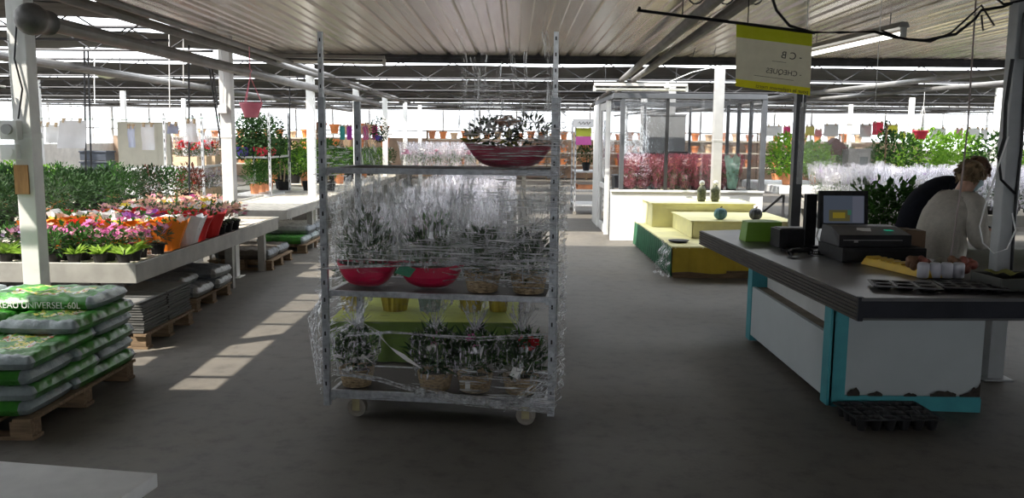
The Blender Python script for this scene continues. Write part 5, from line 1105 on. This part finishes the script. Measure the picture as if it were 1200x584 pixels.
# boxes and cables on the posts
t = thing('junction_box', 'dark grey junction box at the top of the grey counter post', 'electrical box', (3.37, 5.70, 2.20)); b = MB(); b.box(-.04, .22, -.08, .10, 0, .30); mk('box', b, mat('dark grey box', (.05, .055, .065), .5, 0, .15, 5), t, bev=.006); b = MB()
for k in range(3): b.tube([(.0, -.05, .3), (-.1 - .04 * k, -.1, .36 + .02 * k), (-.25, -.05, .33 + .03 * k), (-.3, .2, .5)], .008, 6)
mk('cable', b, black_pl, t)
b = MB(); b.tube([(3.29, 5.80, 2.2), (3.27, 5.80, 1.9), (3.28, 5.8, 1.68), (3.25, 5.8, 1.55)], .012, 7); b.tube([(3.38, 5.80, 2.2), (3.40, 5.80, 1.6), (3.39, 5.80, 1.3), (3.40, 5.80, .78)], .010, 7); b.tube([(3.25, 5.8, 1.55), (3.28, 5.8, 1.4), (3.39, 5.80, 1.3)], .009, 6)
single('post_cable', b, black_pl, 'black cables running down the grey counter post', 'cable')
t = thing('switch_box', 'grey switch box with a round knob on the front left post', 'electrical box', (-3.40, 5.83, 1.68)); b = MB(); b.box(-.07, .05, -.07, .0, -.07, .06); mk('box', b, mat('grey white box', (.62, .62, .60), .5, 0, .1, 6), t, bev=.006); b = MB(); b.tube([(-.01, -.07, -.0), (-.01, -.095, 0)], .035, 14); mk('knob', b, mat('grey knob', (.35, .35, .35), .5, 0, .1, 6), t)
b = MB(); b.box(-.08, .03, -.06, .0, -.055, .05); b.tube([(-.02, -.06, 0), (-.02, -.075, 0)], .03, 14); single('wall_socket', b, white_pl, 'white socket low on the front left post under the switch box', 'socket', (-3.40, 5.83, 1.53), bev=.006)
b = MB(); b.tube([(-3.47, 5.8, 2.4), (-3.50, 5.78, 2.2), (-3.52, 5.76, 2.05), (-3.48, 5.75, 1.97), (-3.43, 5.80, 1.96)], .009, 7); single('white_cable', b, white_pl, 'white cable curling at the top of the front left post', 'cable')
b = MB(); b.tube([(-3.34, 5.82, 2.38), (-3.37, 5.82, 2.15), (-3.33, 5.82, 1.95), (-3.37, 5.82, 1.75)], .006, 6); single('black_cable', b, black_pl, 'thin black cable running down the front left post', 'cable')
b = MB(); b.box(-.055, .04, -.012, .0, 0, .20); single('wooden_batten', b, mat('orange brown wood', (.42, .22, .09), .7, 0, .2, 6, stretch=(8, 8, 1)), 'short brown wooden batten on the front left post below the sockets', 'batten', (-3.37, 5.832, 1.24))
b = MB(); b.box(-.05, .05, -.045, .0, 0, .09); b.tube([(.0, -.02, .09), (.02, -.02, .4), (.0, -.02, .7)], .008, 6); single('switch_box', b, white_pl, 'small white switch box on the second white post', 'electrical box', (-3.34, 9.83, 1.90), bev=.005)
# ------------------------------------------------------------------ WHITE TABLE (near corner)
t = thing('white_table', 'white scuffed table with only one corner inside the picture', 'table', (-.955, 2.19, 0), R(-9)); wt = mat('scuffed white table top', (.82, .82, .82), .5, 0, .14, 6, c2=(.88, .88, .87))
b = MB(); b.box(-1.4, 0, -.62, 0, .71, .75); mk('table_top', b, wt, t, bev=.004)
for lx in (-1.33, -.07):
    for ly in (-.55, -.07): b = MB(); b.box(lx - .022, lx + .022, ly - .022, ly + .022, 0, .71); mk('leg', b, galv, t)
# ------------------------------------------------------------------ RIGHT BACKGROUND
bench('display_bench', 'long white tray bench of silvery sleeved plants behind the cashiers', 4.55, 12.5, 10.9, 14.0, .72, .14, [(4.65, 11.1), (4.65, 13.8), (8, 11.1), (12.4, 11.1), (8, 13.8), (12.4, 13.8)], slats=False)
sil = leafmat('silvery leaves', (.30, .33, .30), (.55, .58, .54), .3)
sv = [wrapped_single('silver sleeved plant', (sil, leaf_ol, leaf_md)[k], fl[('white', 'white', 'lilac')[k]], 800 + k, .48, cello_w, .17, .075, black_pl, .04, 22, .85) for k in range(3)]
for ri in range(9):
    for k in range(20):
        x = 4.85 + k * .37; y = 11.15 + ri * .33
        if x > .62 * y + .3: continue
        o = mk('sleeved_plant', sv[(ri * 2 + k) % 3], None, None, (x + rnd.uniform(-.03, .03), y + rnd.uniform(-.03, .03), .69), rnd.uniform(0, 6)); q = rnd.uniform(.92, 1.1); o.scale = (q, q, q)
        tag(o, 'silvery white plant in a clear sleeve on the bench behind the cashiers', 'potted plant', 'silvery sleeved plants behind the cashiers')
t = thing('display_bench', 'white tray bench on crossed dark legs right of the kiosk', 'bench', (4.45, 14.1, 0))
for k in range(2): b = MB(); b.box(k * .62 - .1, k * .62 + .5, 0, 2.4, .76, .90); mk('tray', b, white_pl, t, bev=.02)
b = MB()
for xx in (0, .9): b.tube([(xx, .1, 0), (xx, 2.3, .76)], .02, 6); b.tube([(xx, 2.3, 0), (xx, .1, .76)], .02, 6); b.tube([(xx, .1, 0), (xx, .1, .76)], .02, 6)
mk('crossed_legs', b, steel_dk, t)
big = bush_proto('bright shrub', 520, .11, .055, leaf_br, 9, .36, .36)
put('bright_shrub', big, (4.62, 14.6, .905), 'bright lime shrub just right of the kiosk corner', 'shrub', None); put('bright_shrub', big, (5.12, 14.7, .905), 'bright lime shrub behind the dark grey post', 'shrub', None, sc=.85)
bench('display_bench', 'bench of trimmed green shrubs behind the silvery plants', 5.2, 14.5, 16.2, 19.5, .75, .12, [(5.3, 16.4), (14.4, 16.4), (9, 16.4), (5.3, 19.3), (14.4, 19.3)], slats=False)
for ri in range(3):
    for k in range(13):
        x, y = 5.6 + k * .68, 16.6 + ri * .9
        if abs(x - 9.8) < .5 and abs(y - 17.65) < .5 or ri == 0 and (abs(x - 7.35) < .75 or abs(x - 9.3) < .75): continue
        pr_ = bp[1] if k in (0, 1) or ri == 2 else (big if k in (4, 5, 6) and ri else bp[0] if (k + ri) % 3 == 0 else bp[3])
        put('potted_shrub', pr_, (x, y, .72), 'green shrub, ' + ORD[k] + ' from the kiosk side in the ' + ORD[ri] + ' row behind silvery plants', 'potted shrub', 'shrubs behind the silvery plants', sc=rnd.uniform(1.1, 1.35))
tb = bush_proto('tall shrub', 420, .12, .05, leaf_md, 12, .42, .42)
for k, (x, y) in enumerate(((7.35, 16.7), (9.3, 16.7))): put('tall_shrub', tb, (x, y, .72), ('tall round green shrub left of the cashiers heads', 'tall round green shrub right of the cashiers heads')[k], 'shrub', None, sc=1.15)
p0 = gy(1036, 200, 15.6); b = MB(); b.clump((0, 0, .45), (.12, .12, .5), 160, .09, .05, 0, 33); b.tube([(0, 0, -.6 ), (0, 0, .9)], .015, 6, 1); t = thing('climbing_ivy', 'narrow column of dark ivy by the red hanging sheet', 'ivy', (p0.x, 15.6, p0.z)); f_ = MB(); f_.clump((0, 0, .35), (.13, .13, .55), 190, .09, .055, 0, 33); mk('foliage', f_, leaf_dk, t); b = MB(); b.tube([(0, 0, -p0.z), (0, 0, .85)], .018, 6); mk('stem', b, wood, t)
# coloured sheets hung across the far right
bun = [(897, 916, 147, 160, 'white'), (918, 926, 148, 160, 'pink'), (944, 954, 148, 159, 'yellow'), (955, 963, 152, 160, 'coral'), (966, 982, 146, 160, 'white'), (1008, 1021, 146, 161, 'white'), (1023, 1035, 143, 158, 'red'), (1041, 1052, 146, 158, 'yellow'), (1043, 1050, 158, 166, 'white'), (1054, 1061, 155, 163, 'lime'), (1063, 1072, 157, 166, 'white'), (1069, 1078, 152, 162, 'red'), (1091, 1108, 150, 164, 'white'), (1104, 1114, 158, 168, 'white'), (1120, 1128, 151, 163, 'rose'), (1133, 1148, 150, 165, 'white'), (1150, 1157, 151, 164, 'white')]
bc = dict(white=(.78, .78, .80), pink=(.72, .06, .22), yellow=(.75, .72, .08), coral=(.70, .16, .18), red=(.68, .03, .08), lime=(.55, .62, .06), rose=(.68, .35, .45))
for k, (a0, a1, b0, b1, c) in enumerate(bun):
    paper_sheet(a0, a1, b0, b1, 19.6 + .1 * (k % 3), c + ' hanging sheet, ' + ORD[k] + ' of the row counted from the kiosk' , mat(c + ' hanging card', bc[c], .7, 0, .06, 5), 0, 'hanging_sheet', 'hanging sheets at the far right')
b = MB(); b.tube([(5.6, 19.7, 2.02), (11.2, 19.7, 2.02)], .006, 5); single('sheet_wire', b, steel_dk, 'thin wire across the far right carrying coloured sheets', 'wire')
p0 = gy(1079, 157, 17); t = thing('hanging_basket', 'red hanging pot with slanting straps in the far right', 'hanging pot', (p0.x, 17, p0.z - .1)); b = MB(); b.lathe([(.08, 0), (.14, .15), (.15, .15), (.14, .17), (.1, .05)], n=16); mk('pot', b, mat('red hanging pot', (.60, .03, .07), .5, 0, .1, 6), t); b = MB(); 
for k in range(3): b.tube([(.14 * math.cos(k * 2.1), .14 * math.sin(k * 2.1), .16), (0.02, 0, .65)], .006, 5)
b.tube([(.02, 0, .65), (.02, 0, 2.78 - p0.z + .1)], .004, 4); mk('hanger_strap', b, white_pl, t)
# bird house and grey cabinet behind the clear screen
p0 = gy(977, 172, 16.0); t = thing('bird_house', 'brown bird house on a pole behind the clear screen', 'bird house', (p0.x, 16.0, 0)); z_ = p0.z; b = MB(); b.box(-.12, .12, -.1, .1, z_ - .15, z_); mk('box', b, mat('dark red brown wood', (.10, .045, .035), .8, 0, .2, 8), t); b = MB(); b.add([(-.24, -.14, z_ - .04), (.24, -.14, z_ - .04), (.24, .14, z_ - .04), (-.24, .14, z_ - .04), (0, -.14, z_ + .16), (0, .14, z_ + .16)], [(0, 1, 4), (2, 3, 5), (1, 2, 5, 4), (3, 0, 4, 5), (3, 2, 1, 0)]); mk('roof', b, mat('brown roof', (.14, .06, .06), .8, 0, .2, 8), t)
b = MB(); b.box(-.04, .04, -.04, .04, 0, z_ - .15); mk('pole', b, mat('pale post wood', (.42, .38, .33), .8, 0, .15, 5), t)
p0 = gy(1004, 176, 15.9); t = thing('grey_cabinet', 'grey cabinet with a framed door right of the bird house', 'cabinet', (p0.x, 15.9, 0)); b = MB(); b.box(-.2, .2, -.15, .15, 0, p0.z); b.box(-.22, .22, -.17, .17, p0.z, p0.z + .03); mk('body', b, mat('grey cabinet paint', (.33, .32, .30), .6, 0, .1, 4), t); b = MB(); b.box(-.02, .17, -.165, -.15, .3, p0.z - .06); b.box(.0, .15, -.168, -.164, .36, p0.z - .12, 1); mk('door', b, [mat('cabinet door', (.38, .37, .35), .6, 0, .1, 4), mat('cabinet glass', (.2, .22, .22), .2, 0, .1, 4)], t)
# ------------------------------------------------------------------ PEOPLE
def skin_body(name, joints, edges, m, parent, sub=2, root=0):
    """joints: (x,y,z,rx,ry); one smooth skinned surface along the given bones"""
    me = bpy.data.meshes.new(name); me.from_pydata([j[:3] for j in joints], edges, []); me.materials.append(m)
    o = bpy.data.objects.new(name, me); link(o, parent)
    md = o.modifiers.new('skin', 'SKIN'); md.use_smooth_shade = True; md.branch_smoothing = .3
    if not me.skin_vertices: pass
    for i, j in enumerate(joints):
        sv_ = me.skin_vertices[0].data[i]; sv_.radius = (j[3], j[4]); sv_.use_root = (i == root)
    ss = o.modifiers.new('subdivision', 'SUBSURF'); ss.levels = sub; ss.render_levels = sub
    dg = bpy.context.evaluated_depsgraph_get(); dg.update()
    nm = bpy.data.meshes.new_from_object(o.evaluated_get(dg)); o.modifiers.clear(); o.data = nm
    nm.materials.clear(); nm.materials.append(m); nm.polygons.foreach_set('use_smooth', [True] * len(nm.polygons)); return o
skin_m = mat('light skin', (.50, .30, .22), .55, 0, .08, 12)
def hand(J, E, wi, wrist, d, side, curl):
    """palm and five curled fingers added to the joint lists"""
    d = Vector(d).normalized(); s = Vector(side).normalized(); n = d.cross(s); W = Vector(wrist)
    p = W + d * .05; J.append((*p, .026, .017)); pi = len(J) - 1; E.append((wi, pi))
    k2 = W + d * .085; J.append((*k2, .030, .014)); ki = len(J) - 1; E.append((pi, ki))
    for k, L in enumerate((.062, .074, .070, .054)):
        a = k2 + s * (-.030 + .02 * k) + d * .012; J.append((*a, .0085, .0085)); i0 = len(J) - 1; E.append((ki, i0))
        q = a + d * L * .5 - n * L * .2 * curl; J.append((*q, .008, .008)); E.append((i0, len(J) - 1)); q2 = q + d * L * .3 - n * L * .5 * curl; J.append((*q2, .007, .007)); E.append((len(J) - 2, len(J) - 1))
    a = W + d * .035 - s * .034; J.append((*a, .010, .010)); i0 = len(J) - 1; E.append((pi, i0)); q = a + d * .035 - s * .016 - n * .015 * curl; J.append((*q, .009, .009)); E.append((i0, len(J) - 1)); q = q + d * .028 - n * .015 * curl; J.append((*q, .008, .008)); E.append((len(J) - 2, len(J) - 1))
def cr(P, n):
    """Catmull-Rom through tuples, n steps per span"""
    out = []
    for i in range(len(P) - 1):
        a, b_, c, d = P[max(i - 1, 0)], P[i], P[i + 1], P[min(i + 2, len(P) - 1)]
        for k in range(n + (i == len(P) - 2)):
            t_ = k / n; out.append(tuple(.5 * (2 * q + (r_ - p_) * t_ + (2 * p_ - 5 * q + 4 * r_ - u_) * t_ ** 2 + (3 * q - p_ - 3 * r_ + u_) * t_ ** 3) for p_, q, r_, u_ in zip(a, b_, c, d)))
    return out
def loft(bb, P, side, n=20, steps=5, fold=.0, seed=0):
    """rings (x, y, z, depth radius, width radius) swept along a curve; side = the width direction"""
    R_ = cr(P, steps); vs = []; S = Vector(side).normalized(); g = random.Random(seed)
    for i, q in enumerate(R_):
        c = Vector(q[:3]); d = (Vector(R_[min(i + 1, len(R_) - 1)][:3]) - Vector(R_[max(i - 1, 0)][:3])).normalized(); f_ = S.cross(d).normalized(); s_ = d.cross(f_)
        for k in range(n):
            a = 2 * math.pi * k / n; w_ = 1 + fold * math.sin(i * 1.7 + 2.3 * math.sin(a * 2 + seed)) + g.uniform(-fold, fold) * .4
            vs.append(c + f_ * (q[3] * math.cos(a) * w_) + s_ * (q[4] * math.sin(a) * w_))
    m_ = len(R_); bb.add(vs, [(i * n + k, i * n + (k + 1) % n, (i + 1) * n + (k + 1) % n, (i + 1) * n + k) for i in range(m_ - 1) for k in range(n)] + [tuple(reversed(range(n))), tuple((m_ - 1) * n + k for k in range(n))])
def person(name, label, loc, rz, P, cloth, trousers, hairm, hair_sd, mask):
    """local frame: +x is where the person faces, +y their left; P holds the pose"""
    t = thing(name, label, 'person', loc, rz)
    hip, chest, neck, head = Vector(P['hip']), Vector(P['chest']), Vector(P['neck']), Vector(P['head'])
    mid = hip.lerp(chest, .5) + Vector((-.02, 0, .0)); fd = Vector(P['look']).normalized(); up = (head - neck).normalized()
    J = [(*hip, .13, .15), (*mid, .115, .14), (*chest, .12, .155), (*neck, .052, .052), (*(head - up * .055 + fd * .012), .072, .066), (*(head + up * .02 - fd * .008), .094, .078), (*(head + up * .085 - fd * .015), .066, .058)]
    E = [(0, 1), (1, 2), (2, 3), (3, 4), (4, 5), (5, 6)]
    # face: chin, nose, brow
    J.append((*(head - up * .085 + fd * .055), .034, .03)); E.append((4, 7)); J.append((*(head - up * .012 + fd * .098), .015, .014)); E.append((5, 8)); J.append((*(head - up * .03 + fd * .112), .012, .011)); E.append((8, 9))
    SJ = [J[0][:3] + (.20, .215), J[1][:3] + (.19, .215), J[2][:3] + (.175, .20), (*(neck - up * .02), .070, .070), (hip.x - .02, 0, hip.z - .16, .20, .215)]; SE = [(0, 1), (1, 2), (2, 3), (0, 4)]
    for s, nm in ((1, 'l'), (-1, 'r')):
        sh, el, wr = Vector(P['sh_' + nm]), Vector(P['el_' + nm]), Vector(P['wr_' + nm]); b0 = len(J)
        J += [(*sh, .062, .062), (*el, .040, .040), (*wr, .026, .022)]; E += [(2, b0), (b0, b0 + 1), (b0 + 1, b0 + 2)]
        hand(J, E, b0 + 2, wr, (wr - el), P['side_' + nm], .6)
        c0 = len(SJ); SJ += [(*sh, .098, .098), (*sh.lerp(el, .5), .080, .080), (*el, .070, .070), (*(el.lerp(wr, .88)), .044, .042)]; SE += [(2, c0), (c0, c0 + 1), (c0 + 1, c0 + 2), (c0 + 2, c0 + 3)]
        kn, an = Vector((hip.x + .04, s * .10, .46)), Vector((hip.x - .02, s * .11, .09)); b0 = len(J)
        J += [(hip.x, s * .09, hip.z - .08, .085, .085), (*kn, .058, .058), (*an, .038, .038), (an.x + .12, an.y, .035, .035, .03)]; E += [(0, b0), (b0, b0 + 1), (b0 + 1, b0 + 2), (b0 + 2, b0 + 3)]
        for e_ in (1,): J.append((*(head + Vector((0, s * .080, 0)) - fd * .01), .020, .012)); E.append((5, len(J) - 1))
    skin_body('body', J, E, skin_m, t)
    b = MB(); b_ = mid + Vector((-.045, 0, .03)); sh_c = chest.lerp(neck, .42) + Vector((-.02, 0, 0))
    loft(b, [(hip.x - .02, 0, hip.z - .15, .165, .195), (hip.x - .02, 0, hip.z + .0, .17, .20), (*b_, .165, .20), (*(chest + Vector((-.035, 0, 0))), .155, .215), (*sh_c, .125, .195), (*(neck + Vector((-.015, 0, -.035))), .085, .10), (*(neck + Vector((0, 0, .0))), .062, .062)], (0, 1, 0), 26, 6, .012, hair_sd)
    for s, nm in ((1, 'l'), (-1, 'r')):
        sh, el, wr = Vector(P['sh_' + nm]), Vector(P['el_' + nm]), Vector(P['wr_' + nm]); in_ = sh.lerp(chest.lerp(neck, .3), .55)
        loft(b, [(*in_, .10, .10), (*sh, .092, .092), (*sh.lerp(el, .5), .080, .080), (*el, .070, .070), (*el.lerp(wr, .5), .058, .058), (*wr.lerp(el, .10), .042, .042)], Vector((0.3, 1, 0)), 16, 5, .025, hair_sd + 2)
    mk('sweater', b, cloth, t, smooth=True)
    TJ = [(hip.x, 0, hip.z + .04, .15, .17), (hip.x, 0, hip.z - .06, .13, .15)]; TE = [(0, 1)]
    for s in (1, -1):
        b0 = len(TJ); TJ += [(hip.x, s * .095, hip.z - .14, .105, .105), (hip.x + .04, s * .10, .46, .078, .078), (hip.x - .02, s * .11, .10, .065, .065)]; TE += [(1, b0), (b0, b0 + 1), (b0 + 1, b0 + 2)]
    skin_body('trousers', TJ, TE, trousers, t)
    for s in (1, -1):
        b = MB(); b.ball((hip.x + .05, s * .11, .045), .05, 12, 8, 0, .9); b.v = [(hip.x + .05 + (v[0] - hip.x - .05) * 2.4, v[1], max(.002, v[2])) for v in b.v]; mk('shoe', b, black_pl, t, smooth=True)
    # hair: overlapping short locks over the crown and nape
    b = MB(); g = random.Random(hair_sd); rt = up.cross(fd).normalized(); fw = rt.cross(up)
    b.ball(tuple(head + up * .035 - fd * .024), .100, 18, 12)
    for _ in range(520):
        q = Vector((g.gauss(0, 1), g.gauss(0, 1), g.gauss(0, 1))).normalized(); a_, u_, r_ = q.dot(fd), q.dot(up), q.dot(rt)
        if a_ > .45 and u_ < .35 or u_ < -.6 or (u_ < -.1 and a_ > .15): continue
        pp = head + up * .035 - fd * .024 + q * .099; d_ = q * .22 - up * .5 + fd * g.uniform(-.5, .6) + rt * g.uniform(-.4, .4); b.leaf(pp, d_, g.uniform(.03, .055), .02, 0, .1, g)
    mk('hair', b, hairm, t, smooth=True)
    if mask:
        b = MB()
        def mp(u, v):
            a = (u - .5) * 2.3; z_ = -.105 + .10 * v; rr = .098 + .028 * math.exp(-((v - .75) ** 2) * 9) * math.cos(a) ** 2
            return head + up * z_ + fd * (rr * math.cos(a) - .005) + rt * (.082 * math.sin(a))
        b.sheet(mp, 14, 8); mk('face_mask', b, mat('pale blue surgical mask', (.35, .48, .52), .7, 0, .06, 20), t)
        b = MB()
        for s in (0, 1): b.tube([mp(s, .85), head + rt * (.083 if s else -.083) - fd * .02 + up * .0], .002, 4)
        mk('mask_loop', b, white_pl, t)
    b = MB()
    for s in (1, -1): b.ball(tuple(head + fd * .083 + rt * .032 * s + up * .012), .011, 8, 6)
    mk('eye', b, mat('eye white', (.6, .58, .55), .2, 0, .05, 5), t, smooth=True)
    return t
hz = .80
person('person', 'person in a cream sweater and pale blue face mask bending over the counter back', (3.42, 6.72, 0), R(14),
    dict(hip=(-.04, 0, .80), chest=(.05, 0, 1.12), neck=(.09, 0, 1.26), head=(.165, -.005, 1.375), look=(.9, -.12, -.33),
         sh_r=(.06, -.165, 1.17), el_r=(.05, -.27, .91), wr_r=(.27, -.20, .93), side_r=(0, 1, .1), sh_l=(.08, .165, 1.17), el_l=(.16, .25, .92), wr_l=(.36, .14, .93), side_l=(0, -1, .1)),
    mat('cream knit', (.46, .43, .38), .9, 0, .08, 30, bump=.3, bscale=120), mat('black trousers', (.010, .010, .013), .9, 0, .2, 10, spec=.1), mat('short dark blonde hair', (.22, .15, .085), .6, 0, .35, 25), 3, True)
person('person', 'person in a black jacket leaning forward behind the one in cream', (3.60, 7.42, 0), R(-6),
    dict(hip=(-.08, 0, .90), chest=(.12, 0, 1.20), neck=(.25, 0, 1.31), head=(.36, 0, 1.40), look=(.85, -.1, -.5),
         sh_r=(.15, -.17, 1.23), el_r=(.22, -.24, .95), wr_r=(.44, -.16, .90), side_r=(0, 1, .1), sh_l=(.15, .17, 1.23), el_l=(.24, .24, .94), wr_l=(.46, .14, .90), side_l=(0, -1, .1)),
    mat('black jacket', (.010, .011, .016), .9, 0, .2, 12, spec=.1), mat('black trousers', (.010, .010, .013), .9, 0, .2, 10, spec=.1), mat('auburn hair', (.12, .055, .03), .6, 0, .35, 25), 5, False)
